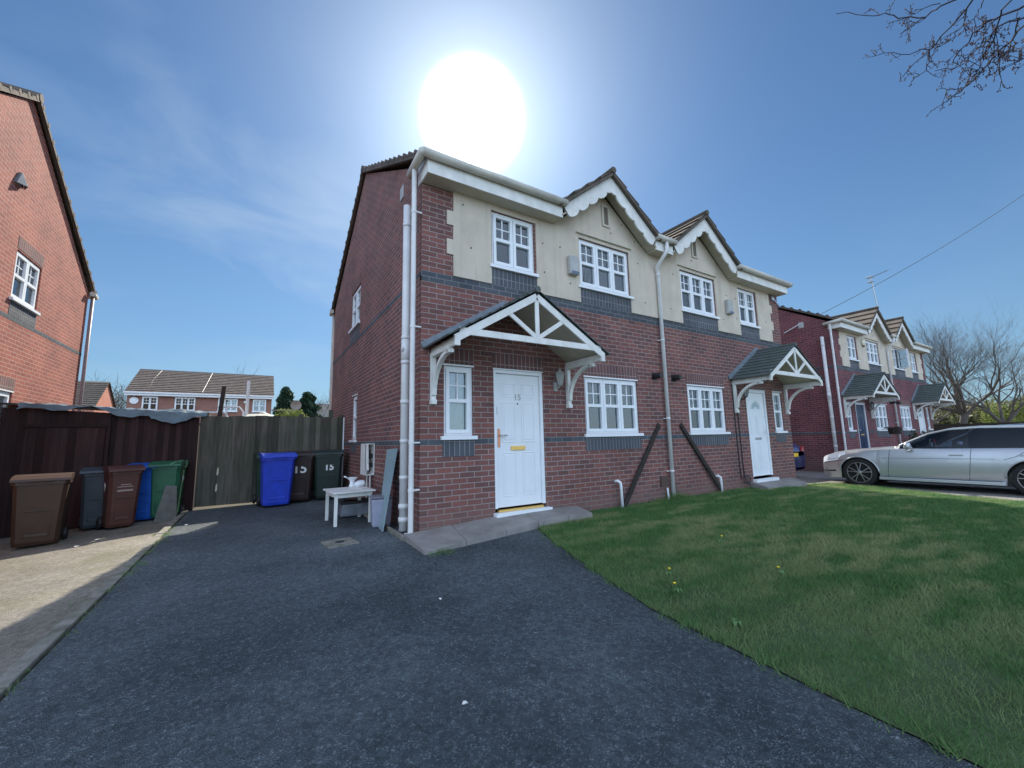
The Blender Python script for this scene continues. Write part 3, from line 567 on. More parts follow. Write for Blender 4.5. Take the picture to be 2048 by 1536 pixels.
def pair(org, label, group, opts):
    """one building: a pair of mirrored houses under one roof"""
    P = thing('semi_detached_house', label, 'house', (org[0], org[1], -1.12), 0, group); det = opts.get('detail', True); ridge = opts.get('ridge', 6.15); ym = D/2
    mxs = lambda a, b, m: (a, b) if not m else (W-b, W-a)
    holes = []
    for m in (0, 1):
        for (a, b, c, d) in ((.33, .77, .08, 1.05), (1.11, 2.0, -1.03, 1.05), (2.88, 4.19, .08, 1.045), (2.88, 4.16, 2.68, 3.57), (1.12, 1.92, 2.68, 3.57)): holes.append((*mxs(a, b, m), c, d))
    inh = lambda u, z, H: any(a < u < b and c < z < d for a, b, c, d in H)
    us = [0, W]+[h for q in holes for h in q[:2]]; zs = [-1.8, 3.75]+[h for q in holes for h in q[2:]]
    wl = MB()
    cells(wl, 'y', 0, .1, us, zs, lambda u, z: not inh(u, z, holes), False)
    sh = [(4.0, 5.0, 2.68, 3.57), (4.03, 4.53, .08, 1.045)]
    su = [.0, D]+[h for q in sh for h in q[:2]]; sz = [-1.8, 3.75]+[h for q in sh for h in q[2:]]
    for px_, q in ((0, .1), (W, W-.1)):
        cells(wl, 'x', px_, q, su, sz, lambda u, z: not inh(u, z, sh), False)
        wl.face([(px_, 0, 3.75), (px_, D, 3.75), (px_, D, 3.9), (px_, ym, ridge-.06), (px_, 0, 3.9)])
    wl.face([(0, D, -1.8), (W, D, -1.8), (W, D, 3.9), (0, D, 3.9)]); wl.face([(0, .0, 3.75), (W, 0, 3.75), (W, 0, 3.86), (0, 0, 3.86)])
    wall = wl.build('brick_wall', opts.get('brick', M_BRICK), P, off=OFF, uvs=True)
    # blue brick courses and blocks, red soldier courses: thin skins standing 3 mm proud
    bb = MB()
    spans = []; xs = 0
    ops = sorted(mxs(a, b, m) for m in (0, 1) for a, b in ((1.10, 2.01),))
    def course(*a): q_ = MB(); q_.box(*a); q_.build('blue_brick_course', M_BLUE, P, off=OFF, uvs=True)
    for a, b in ((0, ops[0][0]), (ops[0][1], ops[1][0]), (ops[1][1], W)): course(a, b, -.003, .05, -.0375, .0375)
    course(0, W, -.003, .05, 2.2125, 2.3625)
    for x_, s in ((0, -1), (W, 1)):
        for z0, z1 in ((-.0375, .0375), (2.2875, 2.3625)): course(x_-.003 if s < 0 else x_-.05, x_+.05 if s < 0 else x_+.003, -.0035, D, z0, z1)
    for m in (0, 1):
        for (a, b, z0, z1, mt, nm) in ((1.08, 1.97, 2.364, 2.63, M_BLUES, 'blue_brick_panel'), (2.86, 4.20, 2.364, 2.63, M_BLUES, 'blue_brick_panel'), (2.86, 4.21, -.20, .024, M_BLUES, 'blue_brick_panel'), (.31, .79, -.20, .024, M_BLUES, 'blue_brick_panel'),
                                  (2.86, 4.21, 1.07, 1.29, M_REDS, 'soldier_course'), (1.09, 2.02, 1.075, 1.295, M_REDS, 'soldier_course'), (.31, .79, 1.075, 1.295, M_REDS, 'soldier_course')):
            a_, b_ = mxs(a, b, m); q = MB(); q.box(a_, b_, -.006, .05, z0, z1); q.build(nm, mt, P, off=OFF, uvs=True)
    for px_, s in ((0, -1), (W, 1)):
        x0, x1 = (px_-.006, px_+.05) if s < 0 else (px_-.05, px_+.006)
        for y0_, y1_, z0_, z1_, mt_, nm_ in ((4.0, 5.02, 2.364, 2.63, M_BLUES, 'blue_brick_panel'), (4.01, 4.56, -.19, .024, M_BLUES, 'blue_brick_panel'), (4.0, 5.02, 3.60, 3.82, M_REDS, 'soldier_course'), (4.01, 4.56, 1.07, 1.29, M_REDS, 'soldier_course')):
            q = MB(); q.box(x0, x1, y0_, y1_, z0_, z1_); q.build(nm_, mt_, P, off=OFF, uvs=True)
    # cream render with toothed edge
    teeth = [(2.3625, 2.68, .47), (2.68, 2.91, .37), (2.91, 3.13, .47), (3.13, 3.35, .37), (3.35, 3.68, .47)]
    gaps = []
    for m in (0, 1):
        for (a, b, c, d) in ((2.88, 4.16, 2.3, 3.57), (1.10, 1.95, 2.3, 3.57)): gaps.append((*mxs(a, b, m), c, d))
    def rin(u, z):
        if inh(u, z, gaps): return False
        for z0, z1, xx in teeth:
            if z0 <= z < z1: return xx < u < W-xx
        return False
    rd_ = MB(); cells(rd_, 'y', -.022, 0, [.37, .47, W-.37, W-.47]+[h for q in gaps for h in q[:2]], [t[0] for t in teeth]+[3.68, 3.57], rin)
    for cx in (3.505, W-3.505): rd_.prism([(cx-1.17, -.022, 3.68), (cx+1.17, -.022, 3.68), (cx, -.022, 4.60)], (0, .03, 0))
    rd_.build('render_panel', M_RENDER, P, off=OFF)
    # windows and doors
    for m in (0, 1):
        window(P, 'y', 0, 1, *mxs(.33, .77, m), .08, 1.05, 1, head='white', inside='c')
        window(P, 'y', 0, 1, *mxs(2.88, 4.19, m), .08, 1.045, 3, head='white', inside='' if not m else 's')
        window(P, 'y', -.0, 1, *mxs(2.88, 4.16, m), 2.68, 3.57, 3, head='drip', inside='' if not m else 's', openlight=(1 if (opts.get('open') and m) else None), lab='three-light window with its middle casement swung open' if (opts.get('open') and m) else None)
        window(P, 'y', -.0, 1, *mxs(1.12, 1.92, m), 2.68, 3.57, 2, head='', inside='n' if not m else 'c')
        mk_door(P, *mxs(1.11, 2.0, m), -1.01, 1.05, opts['doors'][m], bool(m))
        canopy(P, 1.33 if not m else W-1.33)
        lantern(P, 2.25 if not m else W-2.25, .93, M_ALARM if (opts.get('first') and not m) else M_BLACK)
        # gable vent
        vx = 3.58 if not m else W-3.58; v = MB()
        for q in ((vx-.10, vx+.10, 4.33, 4.37), (vx-.10, vx+.10, 3.94, 3.98), (vx-.10, vx-.055, 3.98, 4.33), (vx+.055, vx+.10, 3.98, 4.33)): v.box(q[0], q[1], -.045, -.0225, q[2], q[3])
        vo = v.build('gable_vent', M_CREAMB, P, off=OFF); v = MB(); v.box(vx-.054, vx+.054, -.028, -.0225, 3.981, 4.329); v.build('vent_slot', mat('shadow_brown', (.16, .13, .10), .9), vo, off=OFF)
        fl = MB(); fx = 4.69 if not m else W-4.60; fl.lathe([(.06, -.002), (.06, -.10), (.045, -.16), (.045, -.165)], (fx, 0, 1.17), 'y', 12); fl.box(fx-.07, fx+.07, -.012, -.001, 1.10, 1.24); fl.build('boiler_flue', M_BLACK, P, off=OFF)
    if opts.get('open'):
        q = MB(); a, b = mxs(2.88, 4.16, 1); hx = b-.46
        ln = .40; dx, dy = math.cos(R(62))*ln, -math.sin(R(62))*ln; A = Vector((hx, .02, 2.72)); B = Vector((hx-dx, .02+dy, 2.72))
        for (p, q_, r_) in ((A, B, 0), (A, B, .77)): q.bar(p+Vector((0, 0, r_)), q_+Vector((0, 0, r_)), .04, .05)
        q.bar(A, A+Vector((0, 0, .77)), .05, .04); q.bar(B, B+Vector((0, 0, .77)), .05, .04); q.bar(A+Vector((0, 0, .4)), B+Vector((0, 0, .4)), .04, .04); oc = q.build('open_casement', M_UPVC, P, off=OFF)
        q = MB(); q.bar(A+Vector((0, 0, .385)), B+Vector((0, 0, .385)), .01, .74); q.build('glass', M_GLASSP, oc, off=OFF)
    for px_, s in ((0, 1), (W, -1)):
        window(P, 'x', px_, s, 4.0, 5.0, 2.68, 3.57, 2); window(P, 'x', px_, s, 4.03, 4.53, .08, 1.045, 1, bars=False, head='white')
    # fascia, soffit and gutter
    G1, G2, hw = 3.505, W-3.505, 1.17
    segs = [(-.0, G1-hw), (G1+hw, G2-hw), (G2+hw, W)]
    fs = MB(); sf = MB()
    for a, b in segs:
        fs = MB(); fs.box(a, b, YF, YF+.02, 3.66, 3.87)
        if a < .1: fs.box(-.02, .0, YF, .12, 3.66, 3.93)
        if b > W-.1: fs.box(W, W+.02, YF, .12, 3.66, 3.93)
        fs.build('fascia', M_PAINT, P, off=OFF); sf = MB(); sf.box(a, b, YF+.021, .0 if a > .1 else -.001, 3.66, 3.675); sf.build('soffit', M_CREAMB, P, off=OFF)
    for cx in (G1, G2):
        sf = MB()
        for s in (-1, 1): sf.bar((cx+s*(hw+.02), YF/2-.01, 3.70), (cx, YF/2-.01, 4.68), abs(YF)-.02, .02)
        sf.build('soffit', M_CREAMB, P, off=OFF)
    for a, b in ((-.11, G1-hw+.04), (G1+hw-.02, G2-hw+.02), (G2+hw-.04, W+.11)):
        gt = MB(); gt.tube([(a, YF-.055, 3.90), (b, YF-.055, 3.90)], .060, 10)
        if a < 0: gt.tube([(a, YF-.06, 3.90), (a, .22, 3.86)], .058, 10)
        if b > W: gt.tube([(b, YF-.06, 3.90), (b, .22, 3.86)], .058, 10)
        gt.build('gutter', M_GUT, P, off=OFF, smooth=True)
    gt = MB(); gt.tube([(-.1, D-.10, 3.88), (-.1, D+.30, 3.90), (W+.1, D+.30, 3.90), (W+.1, D-.10, 3.88)], .060, 10); gt.build('gutter', M_GUT, P, off=OFF)
    for cx in (G1, G2):
        for s in (-1, 1): scallop(cx+s*(hw+.0), 3.90-.03, cx, 4.79, YF-.02, .25, 5).build('barge_board', M_PAINT, P, off=OFF)
    # roof
    rf = MB(); sl = (ridge-3.93)/(ym-YF)
    ev = lambda y: 3.93+sl*(y-YF)
    ys = YF-.06+(ym-YF+.06)*2/14; zs_ = ev(YF-.06)+(ridge-ev(YF-.06))*2/14
    for a, b in ((-.09, G1-hw+.02), (G1+hw-.02, G2-hw+.02), (G2+hw-.02, W+.09)): tiles(rf, (a, YF-.06, ev(YF-.06)), (b, YF-.06, ev(YF-.06)), (b, ys, zs_), (a, ys, zs_), 2, .028)
    tiles(rf, (-.09, ys, zs_), (W+.09, ys, zs_), (W+.09, ym, ridge), (-.09, ym, ridge), 12, .028)
    tiles(rf, (-.09, D+.33, ev(YF-.06)), (W+.09, D+.33, ev(YF-.06)), (W+.09, ym, ridge), (-.09, ym, ridge), 14, .028)
    for x_ in (-.09, W+.03):                                        # verge undersides and tile ends
        for sgn_, yf_ in ((1, YF-.06), (-1, D+.33)):
            rf.bar((x_+.03, yf_, ev(YF-.06)-.03), (x_+.03, ym, ridge-.03), .06, .05)
            for k in range(15): t = (k+.5)/15; rf.lathe([(.048, 0), (.048, .07)], (x_-.005, yf_+(ym-yf_)*t, ev(YF-.06)+(ridge-ev(YF-.06))*t+.022), 'x', 8)
    roof = rf.build('roof', M_TILE, P, off=OFF)
    rt = MB(); rt.tube([(-.1, ym, ridge+.02), (W+.1, ym, ridge+.02)], .085, 8); rt.build('ridge_tiles', M_TILE, roof, off=OFF)
    for cx in (G1, G2):                                             # dormer gable roofs
        gr = MB(); za, zf = 4.86, 3.93; yb = (za-3.93)/sl+YF+.3
        for s in (-1, 1):
            tiles(gr, (cx+s*(hw+.10), YF-.09, zf-.06), (cx+s*(hw+.10), .6, zf-.06), (cx, yb, za), (cx, YF-.09, za), 4, .045)
            gr.bar((cx+s*(hw+.09), YF-.06, zf-.09), (cx, YF-.06, za-.045), .06, .05)
        gr.tube([(cx, YF-.11, za+.02), (cx, yb, za+.02)], .06, 8); gr.build('gable_roof', M_TILE, roof, off=OFF)
    # downpipes
    dp = MB(); ptop = 3.86
    X_ = -.11; dp.tube([(X_, .02, ptop), (X_, .02, -1.2)], .034, 12)
    for z_ in (3.2, 1.55, .0, -.6): dp.tube([(X_, .02, z_-.02), (X_, .02, z_+.02)], .04, 12); dp.box(X_, -.0, .0, .035, z_-.01, z_+.01)
    dp.box(X_-.06, X_+.05, -.05, .09, -1.16, -1.13)
    dp.build('downpipe', M_PIPE, P, off=OFF, smooth=False)
    so_ = MB(); X_ = -.115; so_.tube([(X_, .30, 3.42), (X_, .30, -1.14)], .056, 16)
    for z_ in (3.12, 1.45, 1.1, .55, .02, -.46): so_.tube([(X_, .30, z_-.025), (X_, .30, z_+.025)], .063, 16)
    so_.tube([(X_, .30, -.86), (X_, .30, -.80)], .068, 16); so_.tube([(X_, .30, -1.03), (X_, .30, -.97)], .066, 16); so_.tube([(X_, .30, 1.1), (X_, .30, 1.45)], .061, 16)
    so_.lathe([(.035, 0), (.035, -.012)], (X_-.055, .27, 1.28), 'x', 12)
    so_.build('soil_pipe', M_PIPE, P, off=OFF, smooth=True)
    cp = MB(); xm = W/2
    cp.tube([(xm, YF-.05, 3.86), (xm, YF-.05, 3.70), (xm-.02, YF-.02, 3.62), (xm-.06, -.10, 3.40), (xm, -.065, 3.30), (xm, -.065, -1.15)], .037, 12)
    for z_ in (3.25, 1.9, .35, -.65): cp.tube([(xm, -.065, z_-.02), (xm, -.065, z_+.02)], .043, 12); cp.box(xm-.09, xm+.02, -.03, -.004, z_-.008, z_+.008)
    cp.build('downpipe', M_PIPE, P, off=OFF, smooth=True)
    for x_, q in ((-.03, 0), (W+.07, 1)): rp = MB(); rp.tube([(x_, D+.05, 3.84), (x_, D+.05, -1.2)], .036, 10); rp.build('downpipe', mat('mauve_brown_pipe', (.30, .22, .21), .5, noise=.2) if not det else M_GUT, P, off=OFF, smooth=True)
    if not det: return P
    for m, kind in ((0, opts['alarm'][0]), (1, opts['alarm'][1])):
        ax = 2.69 if not m else W-2.45
        if kind == 'box': q = MB(); q.prism([(ax-.10, -.023, 2.80), (ax+.10, -.023, 2.80), (ax+.10, -.023, 3.14), (ax-.10, -.023, 3.14)], (0, -.09, 0)); o_ = q.build('alarm_box', M_ALARM, P, off=OFF, bevel=.02); q = MB(); q.box(ax-.07, ax+.09, -.118, -.112, 2.81, 2.86); q.build('alarm_strip', mat('blue_grey_lens', (.10, .14, .20), .3), o_, off=OFF)
        elif kind == 'round': q = MB(); q.lathe([(.13, -.023), (.14, -.07), (.10, -.10)], (2.5, 0, 3.42), 'y', 18); q.build('alarm_box', mat('cream_plastic', (.7, .66, .5), .5), P, off=OFF, smooth=True); q = MB(); q.box(2.46, 2.54, -.09, -.03, 3.25, 3.285); q.build('alarm_lamp', M_BLACK, P, off=OFF)
    # render bolts
    q = MB()
    for m in (0, 1):
        for x_, z_ in ((2.08, 3.25), (2.45, 3.27), (2.1, 2.75), (2.65, 2.66), (3.7, 3.85), (4.0, 4.1), (4.35, 3.85), (4.4, 3.4), (4.55, 2.62), (.75, 2.85), (.62, 3.5)):
            x2 = x_ if not m else W-x_; q.lathe([(.014, -.0225), (.012, -.030)], (x2, 0, z_), 'y', 7)
    q.build('fixing_bolt', mat('rust_bolt', (.10, .07, .05), .8), P, off=OFF)
    q = MB(); q.box(-.012, -.003, .86, 1.04, 3.92, 4.14); q.build('wall_vent', M_ALARM, P, off=OFF)
    return P
H1 = pair((0, 0), 'nearest pair of brick houses with cream upper walls and a white door numbered 15', 'pairs of brick houses', dict(first=True, doors=('six', 'fan'), alarm=('box', 'box')))
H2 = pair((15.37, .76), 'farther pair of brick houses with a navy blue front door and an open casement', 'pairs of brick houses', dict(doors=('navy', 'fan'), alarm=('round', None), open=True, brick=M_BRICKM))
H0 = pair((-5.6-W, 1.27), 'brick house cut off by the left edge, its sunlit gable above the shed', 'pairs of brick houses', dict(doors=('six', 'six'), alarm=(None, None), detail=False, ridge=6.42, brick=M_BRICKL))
q = MB(); q.prism([(W+.001, 3.56, 4.62), (W+.001, 3.80, 4.62), (W+.001, 3.68, 4.86)], (.04, 0, 0)); q.prism([(W+.042, 3.55, 4.61), (W+.13, 3.68, 4.62), (W+.042, 3.68, 4.87)], (.0, .012, 0)); q.prism([(W+.042, 3.81, 4.61), (W+.13, 3.68, 4.62), (W+.042, 3.68, 4.87)], (.0, .012, 0)); q.build('wall_vent', M_LEAD, H0, off=OFF)
# the same kind of pair across the road, facing this one: it shows only as a reflection in the panes
def copy_tree(o, parent=None):
    c = o.copy(); C.objects.link(c); c.parent = parent
    for ch in list(o.children): copy_tree(ch, c)
    return c
HX = copy_tree(H0); HX.location = (12.5, -30, -1.12); HX.rotation_euler = (0, 0, math.pi); HX['label'] = 'brick pair across the road, mirrored in the ground floor window panes'
#PART3
# ------------------------------------------------------------------ wheelie bins
def plastic(name, col): return mat(name, col, .45, noise=.25, nscale=5, bump=.15, bscale=200)
M_NUM = mat('white_number', (.72, .72, .70), .6)
def wheelie(label, loc, rot, body, lid, num=None, numface='front', ns=.24, hgt=1.07, big=1.0, logo=False, bow=False):
    """local frame: front (bar side) faces -y, wheels at +y"""
    t = thing('wheelie_bin', label, 'bin', (loc[0], loc[1], gz(loc[0]) if len(loc) < 3 else loc[2]), rot, 'wheelie bins')
    b = MB(); wb, wt, db, dt, hb, ht = .23*big, .285*big, .25*big, .36*big, .04, hgt-.10
    lv = []
    for (w_, d0, d1, z) in ((wb, -db+.02, db-.02, hb), (wb+.008, -db, db, hb+.05), (wb*.5+wt*.5, -(db+dt)/2+.01, (db+dt)/2*.9, (hb+ht)/2), (wt-.004, -dt+.03, dt*.82, ht-.02), (wt, -dt+.02, dt*.83, ht)):
        c = .045; lv.append([(-w_+c, d0, z), (w_-c, d0, z), (w_, d0+c, z), (w_, d1-c, z), (w_-c, d1, z), (-w_+c, d1, z), (-w_, d1-c, z), (-w_, d0+c, z)])
    for a, c in zip(lv, lv[1:]):
        for k in range(8): b.face([a[k], a[(k+1) % 8], c[(k+1) % 8], c[k]])
    b.face(lv[0][::-1]); b.face(lv[-1])
    r_ = [(x*1.05, y_*1.04, ht-.05) for x, y_, z in lv[-1]]; r2 = [(x, y_, ht-.005) for x, y_, z in r_]
    for k in range(8): b.face([r_[k], r_[(k+1) % 8], r2[(k+1) % 8], r2[k]])
    b.face(r_[::-1]); b.face(r2)
    # recessed ribs low on the front
    b.box(-wb*.55, wb*.55, -db-.018, -db+.03, .16, .20); b.box(-wb*.62, -wb*.55, -db-.028, -db+.02, .16, .52); b.box(wb*.55, wb*.62, -db-.028, -db+.02, .16, .52)
    b.box(-wb*.62, wb*.62, -(db+dt)/2-.008, -(db+dt)/2+.03, .52, .54)
    b.build('bin_body', body, t, bevel=.006)
    l = MB(); y0, y1 = -dt-.02, dt*.83+.03
    prof = [(y0, ht+.0), (y0+.01, ht+.035), (y0+.12, ht+.075), (0, ht+.095), (y1-.08, ht+.085), (y1, ht+.05), (y1, ht)]
    for (pa, pb) in zip(prof, prof[1:]): l.face([(-wt*1.07, pa[0], pa[1]), (wt*1.07, pa[0], pa[1]), (wt*1.07, pb[0], pb[1]), (-wt*1.07, pb[0], pb[1])])
    for s in (-1, 1): l.face([(s*wt*1.07, *p) for p in prof])
    l.tube([(-wt*.98, y1+.04, ht+.03), (wt*.98, y1+.04, ht+.03)], .018, 8); 
    for s in (-1, 1): l.box(s*wt*.9-.03, s*wt*.9+.03, y1-.01, y1+.055, ht+.0, ht+.055)
    l.box(-.13, .13, y0-.03, y0+.01, ht-.002, ht+.018); l.build('lid', lid, t, bevel=.004)
    for s in (-1, 1):
        w_ = MB(); w_.lathe([(.03, -.025), (.085, -.025), (.1, -.015), (.1, .015), (.085, .025), (.03, .025)], (s*(wb+.035), db-.01, .1), 'x', 18); w_.build('wheel', M_BLACK, t)
    if num:
        zc = .70*hgt/1.07
        if numface == 'front': text('house_number', num, ns, M_NUM, t, (.02, -(db+(dt-.03-db)*.66)-.016, zc), (R(84), 0, 0), .006)
        elif numface == 'right': text('house_number', num, ns, M_NUM, t, (wb+(wt-wb)*.66+.014, 0, zc), (R(93), 0, R(90)), .006)
        elif numface == 'left': text('house_number', num, ns, M_NUM, t, (-wb-(wt-wb)*.66-.014, 0, zc), (R(93), 0, R(-90)), .006)
    if logo:
        q = MB(); yy = -(db+(dt-.03-db)*.68)-.012
        q.box(-.10, .10, yy-.004, yy, .70, .715); q.box(-.10, .10, yy-.003, yy+.001, .63, .66); q.box(-.06, .07, yy-.003, yy+.001, .735, .75); q.build('raised_emblem', mat('dull_emblem', (.30, .22, .19), .6), t)
    return t
M_BROWN = plastic('brown_plastic', (.055, .028, .017)); M_BROWN2 = plastic('red_brown_plastic', (.085, .030, .022)); M_GREY = plastic('slate_plastic', (.045, .060, .075))
M_BLUEP = plastic('blue_plastic', (.025, .065, .55)); M_BLUE2 = plastic('royal_blue_plastic', (.012, .09, .42)); M_GREEN = plastic('green_plastic', (.02, .11, .055)); M_DKG = plastic('dark_green_plastic', (.018, .05, .035)); M_DKB = plastic('dark_maroon_plastic', (.035, .018, .016)); M_BLKG = plastic('green_black_plastic', (.02, .035, .03))
wheelie('brown bin with pale lid edge at the far left, nearest in its row', (-4.52, 4.0), R(10), M_BROWN, M_BROWN, '2', 'left', .22, hgt=1.06, big=.98)
wheelie('dark slate grey bin second from the left in front of the shed', (-4.10, 5.0), R(8), M_GREY, M_GREY, big=.86)
wheelie('reddish brown bin with a faded white emblem on its front', (-3.76, 4.62), R(22), M_BROWN2, M_BROWN2, '9', 'left', .2, logo=True, big=.76)
wheelie('royal blue bin half hidden behind the reddish brown bin', (-3.52, 5.15), R(-10), M_BLUE2, M_BLUE2, '9', 'right', .16, big=.8)
wheelie('mid green bin in front of the shed at the right end of its row', (-3.20, 5.08), R(-6), M_GREEN, M_GREEN, '9', 'right', .16, big=.80)
wheelie('bright blue bin standing alone on the dark driveway in front of the wooden fence', (-1.42, 4.62, -1.215), R(6), M_BLUEP, M_BLUEP)
wheelie('dark green lidded bin mostly hidden behind the bright blue bin', (-1.50, 5.06, -1.215), R(4), M_DKG, M_DKG)
wheelie('dark maroon bin with a bold white 15 between the blue and green bins', (-.98, 4.92, -1.205), R(-6), M_DKB, M_DKB, '15', 'front', .27)
wheelie('dark green bin with a faint 15 beside the brick side wall', (-.40, 4.85, -1.195), R(-10), M_BLKG, M_BLKG, '15', 'front', .19)
q = MB(); q.prism([(-.16, 0, 0), (.16, .02, 0), (.10, .20, .60), (-.06, .20, .62)], (0, .02, 0)); o = q.build('leaning_board', mat('grey_board', (.11, .11, .10), .9, noise=.3), loc=(-3.12, 4.52, gz(-3.1))); tag(o, 'grey tapered board leaning against the mid green bin', 'board')

# ------------------------------------------------------------------ fence, shed
M_FENCE = mat('weathered_fence_wood', (.115, .115, .085), .9, noise=.55, nscale=3.5, bump=.6, bscale=50, dirt=(.045, .06, .045))
def woodv(name, a, b_, c_):
    m = bpy.data.materials.new(name); m.use_nodes = True; t = m.node_tree; b = t.nodes['Principled BSDF']; nn = t.nodes.new; lk = t.links.new
    c = nn('ShaderNodeTexCoord'); mp = nn('ShaderNodeMapping'); mp.inputs['Scale'].default_value = (22, 22, 1.4); lk(c.outputs['Object'], mp.inputs[0])
    n = nn('ShaderNodeTexNoise'); n.inputs['Scale'].default_value = 1.5; n.inputs['Detail'].default_value = 7; lk(mp.outputs[0], n.inputs[0])
    n2 = nn('ShaderNodeTexNoise'); n2.inputs['Scale'].default_value = 1.7; n2.inputs['Detail'].default_value = 6; lk(c.outputs['Object'], n2.inputs[0])
    at = nn('ShaderNodeVertexColor'); at.layer_name = 'plank'; s = nn('ShaderNodeSeparateColor'); lk(at.outputs[0], s.inputs[0])
    r = nn('ShaderNodeValToRGB'); lk(n.outputs[0], r.inputs[0]); r.color_ramp.elements[0].position = .3; r.color_ramp.elements[1].position = .7; r.color_ramp.elements[0].color = (*a, 1); r.color_ramp.elements[1].color = (*b_, 1)
    mx = nn('ShaderNodeMix'); mx.data_type = 'RGBA'; lk(mth(t, 'MULTIPLY', mth(t, 'SUBTRACT', n2.outputs[0], .42), 3., clamp=True), mx.inputs[0]); lk(r.outputs[0], mx.inputs[6]); mx.inputs[7].default_value = (*c_, 1)
    k = mth(t, 'ADD', mth(t, 'MULTIPLY', s.outputs[0], .9), .55); cb = nn('ShaderNodeCombineXYZ'); [lk(k, cb.inputs[i]) for i in range(3)]
    m3 = nn('ShaderNodeMix'); m3.data_type = 'RGBA'; m3.blend_type = 'MULTIPLY'; m3.inputs[0].default_value = 1; lk(mx.outputs[2], m3.inputs[6]); lk(cb.outputs[0], m3.inputs[7])
    lk(m3.outputs[2], b.inputs['Base Color']); b.inputs['Roughness'].default_value = .9; b.inputs['Specular IOR Level'].default_value = .2
    bp = nn('ShaderNodeBump'); bp.inputs['Strength'].default_value = .7; bp.inputs['Distance'].default_value = .006; lk(n.outputs[0], bp.inputs['Height']); lk(bp.outputs[0], b.inputs['Normal'])
    return m
def planks(x0, x1, y, z0, zf, wd, th=.018, gap=.0, jit=.01):
    mb = MB(); x = x0; cols = []
    while x < x1-.01:
        e = min(x+wd*random.uniform(.9, 1.08), x1); zt = zf((x+e)/2)+random.uniform(-jit, jit); ov = .009*(int(round((x-x0)/wd)) % 2)
        n0 = len(mb.v); a = R(random.uniform(-.12, .12)); mb.box(x-.004, e+.004, y-th-ov, y-ov, z0, zt, rot=Matrix.Rotation(a, 3, 'Y')); cols += [random.random()]*(len(mb.v)-n0); x = e
    return mb, cols
def setcol(o, cols):
    a = o.data.color_attributes.new('plank', 'FLOAT_COLOR', 'POINT'); arr = np.ones((len(cols), 4)); arr[:, 0] = cols; a.data.foreach_set('color', arr.reshape(-1))
M_FW = woodv('fence_boards', (.066, .058, .045), (.145, .130, .108), (.068, .078, .056)); M_SHED = woodv('shed_boards', (.030, .016, .016), (.055, .028, .026), (.026, .019, .019))
F = thing('wooden_fence', 'tall weathered grey-green board fence closing the driveway beside the house', 'fence', (-1.4, 5.4, -1.2))
mb, cols = planks(-2.80, -.06, 5.4, -1.2, lambda x: .635+.01*math.sin(x*3), .118); o = mb.build('fence_boards', M_FW, F, off=(-1.4, 5.4, -1.2)); setcol(o, cols)
for x in (-.95, -2.72, -.08): q = MB(); q.box(x-.045, x+.045, 5.405, 5.49, -1.2, .69); o = q.build('fence_post', M_FW, F, off=(-1.4, 5.4, -1.2)); setcol(o, [.4]*8)
q = MB(); q.box(-2.8, -.06, 5.402, 5.44, -.9, -.82); q.box(-2.8, -.06, 5.402, 5.44, .2, .28); o = q.build('fence_rail', M_FW, F, off=(-1.4, 5.4, -1.2)); setcol(o, [.4]*16)
q = MB(); q.box(-.045, -.02, 5.34, 5.37, -1.2, .62); q.build('fence_edge_strip', M_UPVC, F, off=(-1.4, 5.4, -1.2))
for b_ in ((-2.47, -2.435, -.60, -.42), (-2.475, -2.44, -.93, -.75)): q = MB(); q.prism([(b_[0], 5.368, b_[2]+.03), (b_[0]+.018, 5.368, b_[2]), (b_[1], 5.368, b_[2]+.05), (b_[1]-.006, 5.368, b_[3]), (b_[0]+.006, 5.368, b_[3]-.04)], (0, .004, 0)); q.build('splintered_patch', mat('bleached_patch', (.5, .47, .36), .8), F, off=(-1.4, 5.4, -1.2))
S = thing('shed', 'low dark red-brown plank shed with a torn blue-grey tarpaulin over its roof edge', 'shed', (-4.2, 5.6, -1.4))
zt = lambda x: .80-.055*(x+5.5)
mb, cols = planks(-5.56, -2.83, 5.45, -1.45, lambda x: zt(x)-.05, .10, jit=.0); o = mb.build('shed_wall', M_SHED, S, off=(-4.2, 5.6, -1.4)); setcol(o, cols)
for b_ in ((-5.56, -5.52, 5.452, 7.4, -1.45, .62), (-2.88, -2.84, 5.452, 7.4, -1.45, .5)): q = MB(); q.box(*b_); o = q.build('shed_side', M_SHED, S, off=(-4.2, 5.6, -1.4)); setcol(o, [.4]*8)
q = MB(); q.prism([(-5.60, 5.36, .80), (-2.78, 5.36, .655), (-2.78, 7.5, .74), (-5.60, 7.5, .90)], (0, 0, .035)); q.build('shed_roof', mat('roofing_felt', (.05, .045, .04), .9, noise=.4), S, off=(-4.2, 5.6, -1.4))
mb, cols = planks(-5.20, -4.22, 5.415, -1.42, lambda x: .40, .10, jit=0); dr = mb.build('door', M_SHED, S, off=(-4.2, 5.6, -1.4)); setcol(dr, cols)
q = MB(); q.box(-5.26, -4.16, 5.375, 5.395, .41, .46); q.box(-4.20, -4.15, 5.375, 5.395, -1.42, .405); o = q.build('door_frame', M_SHED, dr, off=(-4.2, 5.6, -1.4)); setcol(o, [.25]*16)
